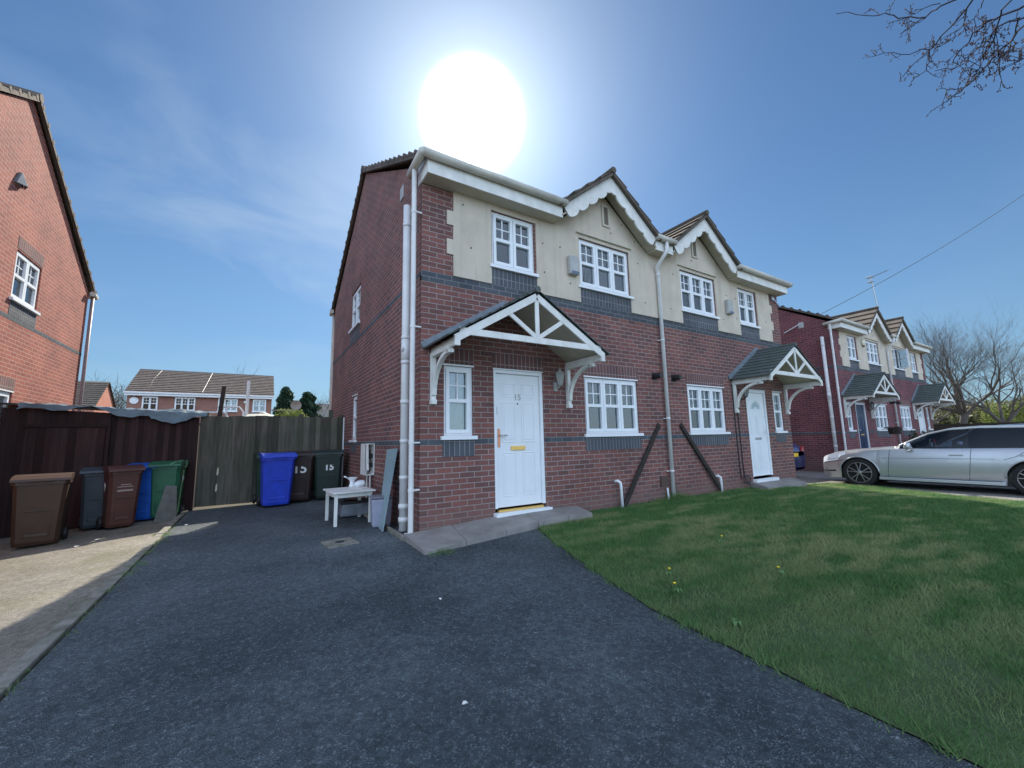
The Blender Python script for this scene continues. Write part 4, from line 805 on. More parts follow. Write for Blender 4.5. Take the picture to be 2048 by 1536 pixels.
# tarpaulin: crumpled sheet over the roof edge
def tarp():
    mb = MB(); nx, ny = 60, 10; P = []
    for i in range(nx+1):
        x = -5.35+(2.65)*i/nx; row = []
        hang = .09+.05*math.sin(x*3.1)+.04*math.sin(x*7.7+1)+(.05 if x > -3.6 else 0)
        for j in range(ny+1):
            v = j/ny
            if v < .45: y_ = 6.3-(.95)*(v/.45); z_ = zt(x)+.055+.05*(y_-5.36)*.4+.02*math.sin(x*11+y_*9)*math.sin(y_*7)+(.04*max(0, math.sin((x+3.6)*3)) if x > -3.6 else 0)
            else: u = (v-.45)/.55; y_ = 5.33-.025*u-.012*math.sin(x*17)*u; z_ = zt(x)+.05-hang*u*1.2
            row.append((x+.015*math.sin(j*2+x*5), y_, z_+.008*math.sin(x*29+j)))
        P.append(row)
    for i in range(nx):
        for j in range(ny): mb.face([P[i][j], P[i+1][j], P[i+1][j+1], P[i][j+1]])
    return mb
tarp().build('tarpaulin', mat('blue_grey_tarpaulin', (.12, .17, .20), .45, noise=.45, nscale=3.5, dirt=(.05, .08, .10), bump=.4, bscale=12), S, off=(-4.2, 5.6, -1.4), smooth=True)
# ------------------------------------------------------------------ things by the side wall
T = thing('side_table', 'small white wooden table standing on the asphalt by the side wall', 'table', (-.53, 1.80, -1.2), R(3))
TH = .49
q = MB(); q.box(-.31, .31, -.39, .37, TH-.02, TH); q.build('tabletop', M_PAINT, T, bevel=.004)
q = MB(); q.box(-.235, .235, -.33, -.315, TH-.085, TH-.021); q.box(-.235, .235, .30, .315, TH-.085, TH-.021); q.box(-.26, -.245, -.29, .28, TH-.085, TH-.021); q.box(.245, .26, -.29, .28, TH-.085, TH-.021); q.build('apron', M_PAINT, T)
for sx in (-1, 1):
    for sy in (-1, 1): q = MB(); q.box(sx*.25-.022, sx*.25+.022, sy*.31-.022-.005, sy*.31+.022-.005, 0, TH-.021); q.build('leg', M_PAINT, T, bevel=.003)
q = MB(); q.lathe([(.045, 0), (.05, .02), (.035, .06), (.04, .10), (.085, .15), (.09, .155), (.08, .15), (.03, .10)], n=16); q.tube([(-.08, 0, .15), (-.13, 0, .18)], .012, 6); q.tube([(.04, 0, .02), (.10, 0, .045), (.17, 0, .05), (.20, 0, .06)], [.05, .055, .05, .045], 12)
tag(q.build('white_pipe_fitting', M_UPVC, smooth=True, loc=(-.42, 2.12, -1.2+TH)), 'white plastic pipe fitting lying on the back edge of the small table', 'pipe fitting')
q = MB(); q.prism([(-.03, -.05, 0), (.05, -.06, 0), (.06, .03, 0), (-.01, .05, 0)], (0, 0, .004)); tag(q.build('paper_scrap', M_LIT, loc=(-.40, 1.72, -1.2+TH+.0005)), 'flat scrap of paper on the top of the small white table', 'paper')
B = thing('plastic_storage_box', 'grey and black storage box lying under the small white table', 'box', (-.33, 2.25, -1.2), R(-4))
q = MB(); q.prism([(-.25, -.17, .02), (.25, -.17, .02), (.22, -.20, .22), (-.22, -.20, .22)], (0, .34, 0)); q.build('box_body', mat('grey_translucent_plastic', (.22, .24, .27), .35, noise=.5, nscale=8), B, bevel=.02)
q = MB(); q.box(-.26, .26, -.20, .18, .225, .265); q.box(-.2, .2, -.19, .17, .33, .35); q.tube([(-.2, -.15, .265), (-.2, -.15, .33)], .012, 6); q.tube([(.2, -.15, .265), (.2, -.15, .33)], .012, 6); q.build('box_lid', M_BLACK, B, bevel=.01)
PB = thing('pedal_bin', 'slim lavender grey pedal bin between the table and the drainpipes', 'bin', (-.21, 1.08, -1.2), R(-8)); PB.scale = (1.12, 1.12, 1.12)
q = MB(); q.prism([(-.11, -.12, .01), (.11, -.12, .01), (.13, -.14, .36), (-.13, -.14, .36)], (0, .24, 0)); q.build('bin_body', mat('lavender_grey_plastic', (.33, .33, .42), .4, noise=.15), PB, bevel=.02)
q = MB(); q.box(-.135, .135, -.145, .115, .361, .395); q.build('lid', mat('grey_lid', (.16, .16, .19), .4), PB, bevel=.012); q = MB(); q.box(-.03, .03, -.15, -.11, .015, .045); q.build('pedal', M_BLACK, PB)
q = MB(); q.prism([(-.30, .62, -1.19), (-.27, 1.0, -1.19), (-.055, 1.38, -.10), (-.05, .86, -.08)], (.012, 0, 0)); tag(q.build('scrap_panel', mat('pale_teal_board', (.26, .36, .38), .35, noise=.15)), 'pale blue-green panel leaning on the side wall behind the drainpipes', 'board')
MBX = thing('gas_meter_box', 'broken white meter box with its front hanging open on the side wall', 'meter box', (-.075, 2.58, -.56))
q = MB(); q.box(-.15, -.001, 2.40, 2.82, -.56, -.545); q.box(-.15, -.001, 2.40, 2.82, -.02, -.005); q.box(-.15, -.001, 2.80, 2.82, -.545, -.02); q.box(-.02, -.001, 2.40, 2.80, -.545, -.02); q.box(-.15, -.14, 2.50, 2.80, -.545, -.02); q.box(-.15, -.135, 2.385, 2.40, -.545, -.02); q.box(-.02, -.002, 2.385, 2.40, -.545, -.02)
q.build('meter_casing', M_PAINT, MBX, off=(-.075, 2.58, -.56))
q = MB(); q.tube([(-.06, 2.42, -.12), (-.10, 2.43, -.2), (-.05, 2.44, -.3), (-.07, 2.43, -.5)], .012, 6); q.lathe([(.05, 2.42), (.05, 2.46)], (-.07, 0, -.22), 'y', 12); q.box(-.11, -.03, 2.42, 2.5, -.42, -.34); q.build('meter', M_BLACK, MBX, off=(-.075, 2.58, -.56))
q = MB(); q.prism([(-.15, 2.37, -.01), (-.135, 2.30, .0), (-.12, 2.34, -.25), (-.105, 2.36, -.47), (-.13, 2.38, -.47)], (.004, 0, 0)); q.build('torn_flap', M_PAINT, MBX, off=(-.075, 2.58, -.56))
for y_ in (2.48, 2.72): q = MB(); q.tube([(-.05, y_, -.562), (-.05, y_, -1.2)], .016, 8); q.build('supply_pipe', M_PAINT, MBX, off=(-.075, 2.58, -.56))
# front-wall items
def strip(label, a, b): q = MB(); q.bar(a, b, .035, .075, up=(0, 1, 0)) if False else q.bar(a, b, .085, .03, up=(0, 1, 0)); tag(q.build('timber_strip', M_TIMBER, bevel=.004), label, 'timber', 'dark timbers on the front wall')
strip('dark timber leaning on the wall left of the middle drainpipe', (4.72, -.022, .24), (3.60, -.075, -1.17)); strip('dark timber leaning on the wall right of the middle drainpipe', (5.36, -.022, .24), (6.52, -.075, -1.17))
def waste(label, x, z, d):
    q = MB(); q.tube([(x, -.005, z), (x+.02*d, -.06, z+.01), (x+.05*d, -.09, z-.02), (x+.06*d, -.09, z-.08), (x+.06*d+.01, -.09, -1.19)], .024, 10); tag(q.build('waste_pipe', M_UPVC, smooth=True), label, 'waste pipe', 'waste pipes on the front wall')
waste('short white waste pipe at the foot of the left dark timber', 3.47, -.74, 1); waste('short white waste pipe at the foot of the right dark timber', 6.40, -.84, 1)
q = MB(); q.box(4.66, 4.85, -.03, -.002, -.93, -.74); tag(q.build('wall_hatch', mat('dark_brown_hatch', (.09, .055, .045), .7), bevel=.004), 'small dark brown hatch low on the wall beside the middle drainpipe', 'hatch')
q = MB(); q.tube([(4.79, -.05, -.95), (4.80, -.06, -1.19)], .018, 8); tag(q.build('pipe_stub', M_UPVC), 'short white pipe stub in the grass below the dark hatch', 'pipe stub')
CB = []
for dx, nm in ((0, 'left'), (.14, 'right')):
    x = 7.33+dx; q = MB(); q.tube([(x, -.01, 1.15), (x, -.012, .2), (x+.01, -.012, -.6), (x+.02, -.02, -.95)], .012, 6)
    tag(q.build('black_cable', M_BLACK), 'thin black cable down the brickwork between window and porch, on the %s' % nm, 'cable', 'black cables beside the right porch')
q = MB(); q.tube([(7.45+.09*math.cos(a)+.01*a*.3, -.05-.004*a, -.98+.09*math.sin(a)) for a in np.linspace(0, 17, 50)], .008, 5); tag(q.build('cable_coil', M_BLACK), 'coil of black cable on the ground beside the right-hand porch', 'cable')
ps2 = thing('side_doorstep_paving', 'grey paving slab in front of the door with the arched fanlight', 'paving', (8.6, -.3, -1.2))
slab([(7.62, -.42), (9.30, -.46), (9.55, -.006), (7.7, -.006)], (-1.13, -1.13, -1.07, -1.06)).build('slab', M_SLAB, ps2, off=(8.6, -.3, -1.2))
cm = MB(); cm.bar((9.62, -.02, 3.55), (10.02, .02, 3.40), .05, .05); cm.box(9.5, 9.62, -.06, -.0, 3.5, 3.6); tag(cm.build('security_camera', M_STEEL), 'small grey camera under the right end of the nearest roof', 'camera')
#PART4
# ------------------------------------------------------------------ vehicles
def paint(name, col, metal=.55, r_=.32): return mat(name, col, r_, metal=metal, coat=.6, spec=.5)
M_TYRE = mat('tyre_rubber', (.015, .015, .016), .85); M_RIM = mat('dark_alloy', (.06, .055, .06), .35, metal=.7); M_RIML = mat('alloy', (.34, .32, .33), .35, metal=.8)
M_SEAM = mat('panel_gap', (.03, .03, .035), .8); M_LAMP = mat('headlamp_glass', (.86, .90, .95), .12, metal=.1); M_CHROME = mat('chrome', (.7, .7, .72), .12, metal=1.)
M_RED = mat('red_lamp', (.35, .02, .02), .2)
def car(label, loc, rot, m, group, detail=True, L_=4.6, H=1.43, kind='estate'):
    T = thing('parked_car', label, 'car', loc, rot, group)
    hx, fx, rx = L_/2, L_/2-.84, L_/2-.84-2.76                     # nose at +x
    k = L_/4.6
    top = lambda s: float(np.interp(s, [0, .05, .2, .5, 1.0, 1.50, 1.75, 2.12, 2.45, 2.9, 3.6, 4.0, 4.2, 4.45, 4.55, 4.6] if kind == 'estate' else [0, .05, .2, .5, 1.0, 1.30, 1.6, 2.0, 2.4, 2.9, 3.5, 3.95, 4.2, 4.5, 4.57, 4.6],
                                  [.66, .76, .83, .885, .94, .985, 1.12, 1.31, H-.03, H, H-.01, H-.05, 1.24, .99, .90, .75] if kind == 'estate' else [.56, .66, .74, .82, .91, .97, 1.14, 1.36, H-.02, H, H-.03, H-.12, H-.30, .98, .9, .7]))
    shz = lambda s: float(np.interp(s, [0, .1, .4, .9, 1.35, 2, 3, 4.2, 4.5, 4.6], [.62, .73, .815, .885, .915, .925, .94, .96, .93, .8]))
    hw = lambda s: float(np.interp(s, [0, .06, .2, .5, .9, 3.9, 4.3, 4.52, 4.6], [.60, .71, .79, .86, .885, .885, .86, .80, .70]))
    rw = lambda s: float(np.interp(s, [0, .5, 1.2, 1.4, 2.1, 3.6, 4.1, 4.4, 4.6], [.40, .62, .70, .70, .60, .60, .60, .68, .62]))
    RA = .395
    z0b = lambda s: float(np.interp(s, [0, .12, .3, 4.2, 4.5, 4.6], [.26, .20, .19, .20, .26, .34]))
    def zb(s):
        z = z0b(s)
        for c in (.84, 3.60):
            d = abs(s-c)
            if d < RA: z = max(z, .335+math.sqrt(RA*RA-d*d))
        return z
    def sec(s):
        b, sz_, w_, t = zb(s), shz(s), hw(s), top(s); r_ = rw(s); sz_ = max(sz_, b+.03); green = t > sz_+.12
        ze = t-.05 if green else min(t-.02, sz_+.03)
        fl = .018*max(0, 1-min(abs(s-.84), abs(s-3.6))/.55)
        yp = lambda z: float(np.interp((z-z0b(s))/(sz_-z0b(s)), [0, .10, .22, .5, .72, .80, .88, 1], [w_-.06, w_-.02, w_-.012, w_, w_-.002, w_-.012, w_-.018, w_-.05]))
        pts = [(yp(z)+(fl if i < 4 else fl*.3 if i == 4 else 0), z) for i, z in enumerate([b+(sz_-b)*f_ for f_ in (0, .22, .5, .72, .88, 1)])]
        if green: pts += [(w_-.065, sz_+.012)]; pts += [((w_-.065)*(1-u)+r_*u+.035*math.sin(math.pi*u), (sz_+.012)*(1-u)+ze*u) for u in (.5, 1.)]
        else: pts += [(w_-.075, sz_+.004), ((w_+r_)/2-.02, (sz_+ze)/2+.006), (r_, ze)]
        pts += [(r_*.6, t-.012), (0, t)]
        return pts
    S = sorted(set([round(x, 3) for x in np.arange(0, 4.6001, .04)]+[.84-RA, .84+RA, 3.6-RA, 3.6+RA, 4.6])); Q = [sec(s) for s in S]; n = len(Q[0])
    body, gl, gc = MB(), MB(), MB()
    for i in range(len(S)-1):
        s = (S[i]+S[i+1])/2; g_ = top(s) > shz(s)+.14
        for j in range(n-1):
            isg = False
            if g_ and j in (6, 7): isg = 1.62 < s < 4.12 and not (2.62 < s < 2.645)
            if j >= 8 and (1.56 < s < 2.36 or 4.10 < s < 4.42) and g_: isg = True
            for sg in (1, -1):
                F_ = [((hx-S[a]*k), sg*Q[a][b][0], Q[a][b][1]) for a, b in ((i, j), (i+1, j), (i+1, j+1), (i, j+1))]
                (gc if isg and s < 2.78 else (gl if isg else body)).face(F_)
    for e in (0, -1):
        x = hx-S[e]*k; prev = None
        for j in range(n-1): body.face([(x, Q[e][j][0], Q[e][j][1]), (x, Q[e][j+1][0], Q[e][j+1][1]), (x, -Q[e][j+1][0], Q[e][j+1][1]), (x, -Q[e][j][0], Q[e][j][1])])
    bo = body.build('body', m, T, smooth=True); go = gl.build('rear_glass', M_CARGLASS, T, smooth=True); g3 = gc.build('front_glass', M_CARCLEAR, T, smooth=True)
    for ob in (bo, go, g3):
        me = ob.data; bm = bmesh.new(); bm.from_mesh(me); bmesh.ops.remove_doubles(bm, verts=bm.verts, dist=.0008); bmesh.ops.recalc_face_normals(bm, faces=bm.faces); bm.to_mesh(me); bm.free()
        md = ob.modifiers.new('es', 'EDGE_SPLIT'); md.split_angle = R(38)
    u = MB(); u.box(-hx+.25, hx-.25, -.62, .62, .17, .62); u.box(-hx+1.3, hx-1.3, -.78, .78, .17, .40); u.build('underbody', M_BLACK, T)
    it = MB()
    for sy in (-.36, .36):
        it.box(hx-2.95*k, hx-2.45*k, sy-.23, sy+.23, .40, .58); it.box(hx-3.0*k, hx-2.85*k, sy-.22, sy+.22, .55, 1.12, rot=Matrix.Rotation(R(-12), 3, 'Y')); it.box(hx-3.06*k, hx-2.98*k, sy-.11, sy+.11, 1.14, 1.30)
    it.box(hx-1.95*k, hx-1.62*k, -.68, .68, .72, .93); it.tube([(hx-2.12*k, .36+.17*math.cos(a), .98+.17*math.sin(a)) for a in np.linspace(0, 6.2832, 17)], .014, 6, cap=False); it.build('interior', M_BLACK, T, bevel=.02)
    def sp(s, zfrac, out=.003, sg=1):
        q = sec(s); b, sz_ = z0b(s), q[5][1]; z = b+(sz_-b)*zfrac; y_ = np.interp(z, [p[1] for p in q[:6]], [p[0] for p in q[:6]]); return (hx-s*k, sg*(float(y_)+out), z)
    for c in (.84, 3.60):
        for sg in (1, -1):
            xx = hx-c*k; w_ = MB(); w_.lathe([(.20, -.11), (.32, -.11), (.345, -.085), (.345, .085), (.32, .11), (.250, .112), (.24, .05)], (xx, sg*.765, .345), 'y', 36); wo_ = w_.build('wheel', M_TYRE, T, smooth=False)
            r_ = MB(); r_.tube([(xx+.245*math.cos(a), sg*(.765+.10), .345+.245*math.sin(a)) for a in np.linspace(0, 2*math.pi, 33)], .011, 6, cap=False)
            r_.lathe([(.05, .08), (.05, .115), (.03, .12)] if sg > 0 else [(.05, -.08), (.05, -.115), (.03, -.12)], (xx, sg*.765, .345), 'y', 16)
            for q_ in range(5):
                a0 = q_*2*math.pi/5+.31
                for da in (-.22, .22):
                    a1 = a0+da; r_.bar((xx+.045*math.cos(a0+da*.4), sg*(.765+.108), .345+.045*math.sin(a0+da*.4)), (xx+.240*math.cos(a1), sg*(.765+.098), .345+.240*math.sin(a1)), .016, .022, up=(0, 1, 0))
            r_.build('rim', M_RIML, wo_)
            d_ = MB(); d_.lathe([(.0, 0), (.24, 0), (.24, .01)], (xx, sg*(.765+.02), .345), 'y', 28); d_.build('brake_void', M_DARK, wo_)
            q_ = MB(); q_.tube([(xx+RA*math.cos(a)*1.0, sg*(hw(c)+.006), .335+RA*math.sin(a)) for a in np.linspace(.05, math.pi-.05, 25)], .014, 6); q_.build('wheel_arch_lip', m, T, smooth=True)
    for sg in (1, -1):
        # roof rail / window frame line, seams, handles, mirror, lamps, sill
        q_ = MB(); ss = np.arange(1.52, 4.15, .06); q_.tube([(hx-s*k, sg*(sec(s)[8][0]+.004), sec(s)[8][1]+.004) for s in ss], .022, 6); q_.build('roof_rail', m, T, smooth=True)
        q_ = MB()
        for s0 in (1.42, 2.74, 3.30): q_.tube([sp(s0+(.10*(z-.5) if s0 < 3 else 0)+(0 if s0 < 3 else .0), z, .0, sg) for z in np.linspace(.06, 1., 9)], .0055, 4) if s0 != 3.30 else q_.tube([sp(s, zz, .0, sg) for s, zz in ((3.56, 1.), (3.50, .9), (3.40, .80), (3.3, .74), (3.22, .70))], .0055, 4)
        q_.tube([(hx-s*k, sg*(hw(s)+.0), .205+.07) for s in np.arange(1.25, 3.2, .1)], .006, 4)
        q_.tube([sp(s, .72, .002, sg) for s in np.arange(1.3, 3.15, .1)], .004, 4); q_.build('panel_gap', M_SEAM, T)
        q_ = MB(); q_.bar((hx-1.22*k, sg*.875, .235), (hx-3.2*k, sg*.875, .235), .05, .07); q_.build('sill_skirt', m, T, bevel=.01)
        for s0 in (2.46, 3.42): a, b = sp(s0, .83, .028, sg), sp(s0+.20, .83, .028, sg); q_ = MB(); q_.bar(a, b, .022, .026); q_.tube([sp(s0, .83, .0, sg), a], .012, 6); q_.tube([sp(s0+.2, .83, .0, sg), b], .012, 6); q_.build('door_handle', m, T, bevel=.004)
        q_ = MB(); P0 = Vector(sp(1.86, 1.0, 0, sg)); q_.lathe([(.02, 0), (.075, .015), (.088, .06), (.08, .10), (.03, .125)], (P0.x-.02, P0.y+sg*.115, P0.z+.075), 'x', 14); q_.bar(P0+Vector((0, 0, .02)), P0+Vector((0, sg*.09, .05)), .04, .03)
        mo = q_.build('wing_mirror', m, T, smooth=True); mo.data.transform(Matrix.Translation((0, 0, 0)))
        q_ = MB(); q_.bar(Vector(sp(2.72, 1., -.03, sg))+Vector((0, 0, .02)), (hx-2.86*k, sg*(sec(2.86)[8][0]+.003), sec(2.86)[8][1]-.01), .13, .01, up=(0, 1, 0)); q_.build('door_pillar', M_BLACK, T)
        q_ = MB()
        for s in np.arange(.06, .54, .06):
            a, b = sec(s), sec(s+.06); q_.face([(hx-s*k+.004, sg*(a[3][0]+.006), a[3][1]), (hx-(s+.06)*k+.004, sg*(b[3][0]+.006), b[3][1]), (hx-(s+.06)*k+.004, sg*(b[5][0]+.012), b[5][1]+.004), (hx-s*k+.004, sg*(a[5][0]+.012), a[5][1]+.004)])
        hl_ = q_.build('headlight', M_LAMP, T)
        q_ = MB(); q_.tube([sp(s, .70, .008, sg) for s in np.arange(.08, .56, .04)], .007, 4); q_.tube([sp(s, .80, .010, sg) for s in np.arange(.16, .50, .04)], .005, 4); q_.build('lamp_trim', M_SEAM, hl_)
        q_ = MB(); q_.tube([sp(s, .30, .002, sg) for s in np.arange(.06, .34, .04)], .022, 6); q_.tube([sp(.43, z, .002, sg) for z in np.linspace(.45, .68, 5)], .004, 4); q_.build('bumper_intake', M_BLACK, T)
        q_ = MB(); q_.prism([(-hx-.004, sg*.48, .82), (-hx-.004, sg*.68, .80), (-hx+.02, sg*.70, .96), (-hx-.0, sg*.56, .97)], (.03, 0, 0)); q_.build('tail_light', M_RED, T)
    q_ = MB(); q_.box(hx-.02, hx+.006, -.36, .36, .42, .60); q_.build('grille', M_BLACK, T)
    q_ = MB(); q_.box(hx+.0061, hx+.012, -.26, .26, .34, .45); q_.build('number_plate', mat('white_plate', (.75, .75, .72), .5), T)
    q_ = MB(); q_.box(-hx-.012, -hx-.002, -.26, .26, .66, .77); q_.build('number_plate', mat('yellow_plate', (.80, .52, .04), .5), T)
    return T
M_SILV = paint('silver_paint', (.46, .48, .51), .6, .3); M_SILV2 = paint('grey_silver_paint', (.34, .35, .40), .7, .26); M_BLUC = paint('dark_blue_paint', (.015, .025, .12), .2)
A1 = R(83)
c1 = car('silver estate car with dark five-spoke wheels parked nearest beside the lawn', (11.95, -2.35, -1.335), R(92), M_SILV, 'parked cars', L_=4.6)
q = MB(); q.lathe([(.0, -.04), (.02, -.03), (.024, 0), (.014, .03), (.004, .04)], n=10); q.build('air_freshener', mat('red_card', (.7, .03, .04), .5), c1).location = (2.3-2.2, .55, 1.12)
car('second silver car behind the nearest one, only its roof and bonnet showing', (14.75, -2.7, -1.36), R(90), M_SILV2, 'parked cars', L_=4.7, H=1.50, kind='suv')
car('dark blue car parked in the gap between the two pairs of houses', (11.95, 2.98, -1.35), R(90), M_BLUC, 'parked cars', L_=4.1, H=1.5, kind='suv')
#PART5
# ------------------------------------------------------------------ trees
M_BARK = mat('grey_bark', (.085, .070, .058), .95, noise=.4, nscale=3); M_TWIG = mat('dark_twig', (.055, .042, .045), .9); M_BARKL = mat('sunlit_bark', (.13, .11, .095), .95, noise=.3, nscale=2)
def grow(mb, p, d, ln, r_, lvl, maxl, rnd, spread=.6, up=.12, segs=4, kids=(2, 3), shrink=.74, droop=0.):
    pts, rad = [p], [r_]; q = p; dd_ = d
    for i in range(segs):
        dd_ = (dd_+Vector((rnd.gauss(0, .13), rnd.gauss(0, .13), rnd.gauss(0, .10)+up*.25-droop*.2))).normalized(); q = q+dd_*ln/segs; pts.append(q); rad.append(r_*(1-.38*(i+1)/segs))
    mb.tube(pts, rad, 8 if lvl == 0 else (5 if lvl < 3 else 3), cap=False)
    if lvl >= maxl: return
    for s in range(rnd.randint(*kids)+(1 if lvl in (0, 1) else 0)):
        t = 1. if s == 0 else rnd.uniform(.35, .95); i = min(segs, max(1, int(round(t*segs)))); b = pts[i]; a = rnd.random()*2*math.pi; sp_ = spread*(rnd.uniform(.25, .6) if s == 0 else rnd.uniform(.7, 1.25))
        o_ = dd_.orthogonal().normalized(); o2 = dd_.cross(o_); nd = (dd_*math.cos(sp_)+(o_*math.cos(a)+o2*math.sin(a))*math.sin(sp_)+Vector((0, 0, up*.5))).normalized()
        grow(mb, b, nd, ln*shrink*rnd.uniform(.8, 1.15), rad[i]*(.80 if s == 0 else .6), lvl+1, maxl, rnd, spread, up, segs if lvl < 3 else 3, kids, shrink, droop)
def bare_tree(label, x, y, z, h, seed, maxl=6, lean=(0, 0), spread=.62, m=None, trunk=.22, rad=.028, group='bare trees', kids=(2, 3), shrink=.76, reach=.26):
    t = thing('bare_tree', label, 'tree', (x, y, z), 0, group); rnd = random.Random(seed); m = m or M_BARK
    tb = MB(); p1 = Vector((lean[0]*h*trunk, lean[1]*h*trunk, h*trunk)); tb.tube([Vector((0, 0, -.4)), Vector((0, 0, 0)), p1*.5+Vector((.01*h, 0, 0)), p1], [h*rad*1.3, h*rad*1.1, h*rad*.95, h*rad*.85], 10, cap=False); tb.build('trunk', m, t, smooth=True)
    cb = MB(); n0 = rnd.randint(4, 5)
    for k in range(n0):
        a = 2*math.pi*k/n0+rnd.uniform(-.4, .4); el = rnd.uniform(.55, 1.1) if k else 1.3
        grow(cb, p1*rnd.uniform(.82, 1.), Vector((math.cos(a)*math.cos(el), math.sin(a)*math.cos(el), math.sin(el))), h*reach*rnd.uniform(.85, 1.15), h*rad*(.55 if k else .7), 1, maxl, rnd, spread, kids=kids, shrink=shrink)
    cb.build('branches', m, t, smooth=True); return t
def leaf_mat(name, a, b_): return grass_mat(name, a, b_, tuple(x*1.2 for x in b_))
def leafy(name, label, cat, x, y, z, rx, ry, h, n, m, ls, seed, conical=False, group=None, trunk=True, lumps=14):
    t = thing(name, label, cat, (x, y, z), 0, group); r_ = np.random.default_rng(seed)
    L0 = [(r_.uniform(-.6, .6)*rx, r_.uniform(-.6, .6)*ry, r_.uniform(.2, .85)*h, r_.uniform(.25, .5)) for _ in range(lumps)]
    P = []
    for k in range(n):
        if conical: u = r_.random()**.7; a = r_.random()*6.283; rr = (1-u)**.42*(.55+.45*math.sin(a*5+seed)*math.sin(u*19+a*3)**2)*r_.uniform(.45, 1.); P.append((rx*rr*math.cos(a), ry*rr*math.sin(a), h*(.06+.94*u)))
        else:
            c = L0[r_.integers(len(L0))]; v = r_.normal(0, 1, 3); v /= np.linalg.norm(v); v *= r_.random()**.4*c[3]; P.append((c[0]+v[0]*rx, c[1]+v[1]*ry, max(.02, c[2]+v[2]*h*.6)))
    P = np.array(P); nn_ = len(P); V = np.zeros((nn_, 4, 3)); a = r_.normal(0, 1, (nn_, 3)); b = r_.normal(0, 1, (nn_, 3)); a /= np.linalg.norm(a, axis=1)[:, None]; b -= a*(a*b).sum(1)[:, None]; b /= np.linalg.norm(b, axis=1)[:, None]
    s = ls*r_.uniform(.6, 1.3, (nn_, 1)); V[:, 0] = P-a*s; V[:, 1] = P-b*s*.5; V[:, 2] = P+a*s; V[:, 3] = P+b*s*.5
    me = bpy.data.meshes.new('foliage'); me.from_pydata(V.reshape(-1, 3).tolist(), [], [[4*i, 4*i+1, 4*i+2, 4*i+3] for i in range(nn_)])
    at = me.color_attributes.new('tint', 'FLOAT_COLOR', 'POINT'); col = np.zeros((nn_, 4, 4)); col[:, :, 1] = r_.random(nn_)[:, None]; col[:, :, 3] = 1; at.data.foreach_set('color', col.reshape(-1)); me.materials.append(m)
    o = bpy.data.objects.new('foliage', me); C.objects.link(o); o.parent = t
    if trunk: q = MB(); q.tube([(0, 0, -.2), (0, 0, h*.7)], [max(.04, rx*.07), .02], 7); q.build('trunk', M_BARK, t)
    return t
bare_tree('large spreading bare tree on a leaning trunk behind the far porch', 43, 3.6, -1.5, 12.4, 12, 7, (.1, -.25), .60, M_BARKL, rad=.021, shrink=.77, kids=(3, 4), reach=.21)
bare_tree('bare tree with a forked trunk at the right edge beyond the fence', 41, .6, -1.5, 9.2, 23, 7, (.0, .1), .60, M_BARKL, rad=.017, shrink=.78, kids=(2, 3), reach=.21)
bare_tree('thin bare tree standing behind the large spreading one', 60, 8.5, -1.6, 11.5, 31, 6, (0, .1), .62, M_BARKL, rad=.02, shrink=.78, kids=(3, 3), reach=.2)
bare_tree('distant bare tree partly hidden by the right picture edge', 52, -2.0, -1.6, 9.0, 37, 6, (0, 0), .62, M_BARKL, rad=.02, shrink=.78, kids=(3, 3), reach=.2)
for i, (x, y, h, lab) in enumerate([(-21.5, 68, 11.5, 'bare tree just right of the sunlit gable wall, above the pink gable'), (-17.8, 70, 11.2, 'bare tree between the pink gabled roof and the long roof'), (-14.5, 66, 10., 'bare tree touching the left slope of the long roof'), (-4.6, 66, 12.5, 'bare treetop peeping over the ridge of the long roof'), (-25, 64, 10, 'bare tree mostly hidden by the sunlit gable wall'), (5.6, 60, 9.6, 'pale bare tree right of the conifers beside the house corner')]):
    bare_tree(lab, x, y, -1.6, h+1.2, 50+i, 6, (0, 0), .62, M_BARK, kids=(3, 3), rad=.04, reach=.23)
M_CON = leaf_mat('conifer_leaf', (.025, .055, .035), (.05, .09, .05)); M_YG = leaf_mat('spring_leaf', (.15, .19, .05), (.27, .31, .08)); M_HEDGE = leaf_mat('hedge_leaf', (.035, .05, .025), (.06, .085, .04)); M_OL = leaf_mat('olive_leaf', (.12, .13, .06), (.2, .2, .1))
leafy('conifer', 'dark conifer touching the right end of the long roof', 'tree', 1.0, 50, -1.6, 2.4, 2.4, 8.3, 14000, M_CON, .2, 1, True, 'conifers behind the roofs')
leafy('conifer', 'shorter broad conifer right of the first one', 'tree', 3.5, 52, -1.6, 2.9, 2.9, 8.0, 14000, M_CON, .2, 2, True, 'conifers behind the roofs')
leafy('shrub', 'yellow-green bush below the two conifers', 'shrub', 1.6, 47, -1.6, 2.2, 1.2, 5.9, 5000, M_YG, .13, 3, False)
leafy('shrub', 'yellow-green bush under the porch roof of the farthest door', 'shrub', 40, 5.6, -1.6, 1.3, 1.3, 2.9, 5000, M_YG, .08, 4, False, 'bushes beyond the fence')
leafy('shrub', 'bright yellow-green bush beyond the fence at the far right', 'shrub', 46, 1.0, -1.6, 2.2, 1.6, 3.9, 6000, M_YG, .09, 5, False, 'bushes beyond the fence')
leafy('shrub', 'dark low bush behind the two silver cars', 'shrub', 21.3, .25, -1.3, .5, .35, 1.35, 3500, M_HEDGE, .035, 6, False, trunk=False, lumps=8)
leafy('tree_line', 'olive green distant trees behind the bare trees on the right', 'trees', 75, 6, -1.8, 5, 9, 6.5, 9000, M_OL, .28, 7, False)['kind'] = 'stuff'
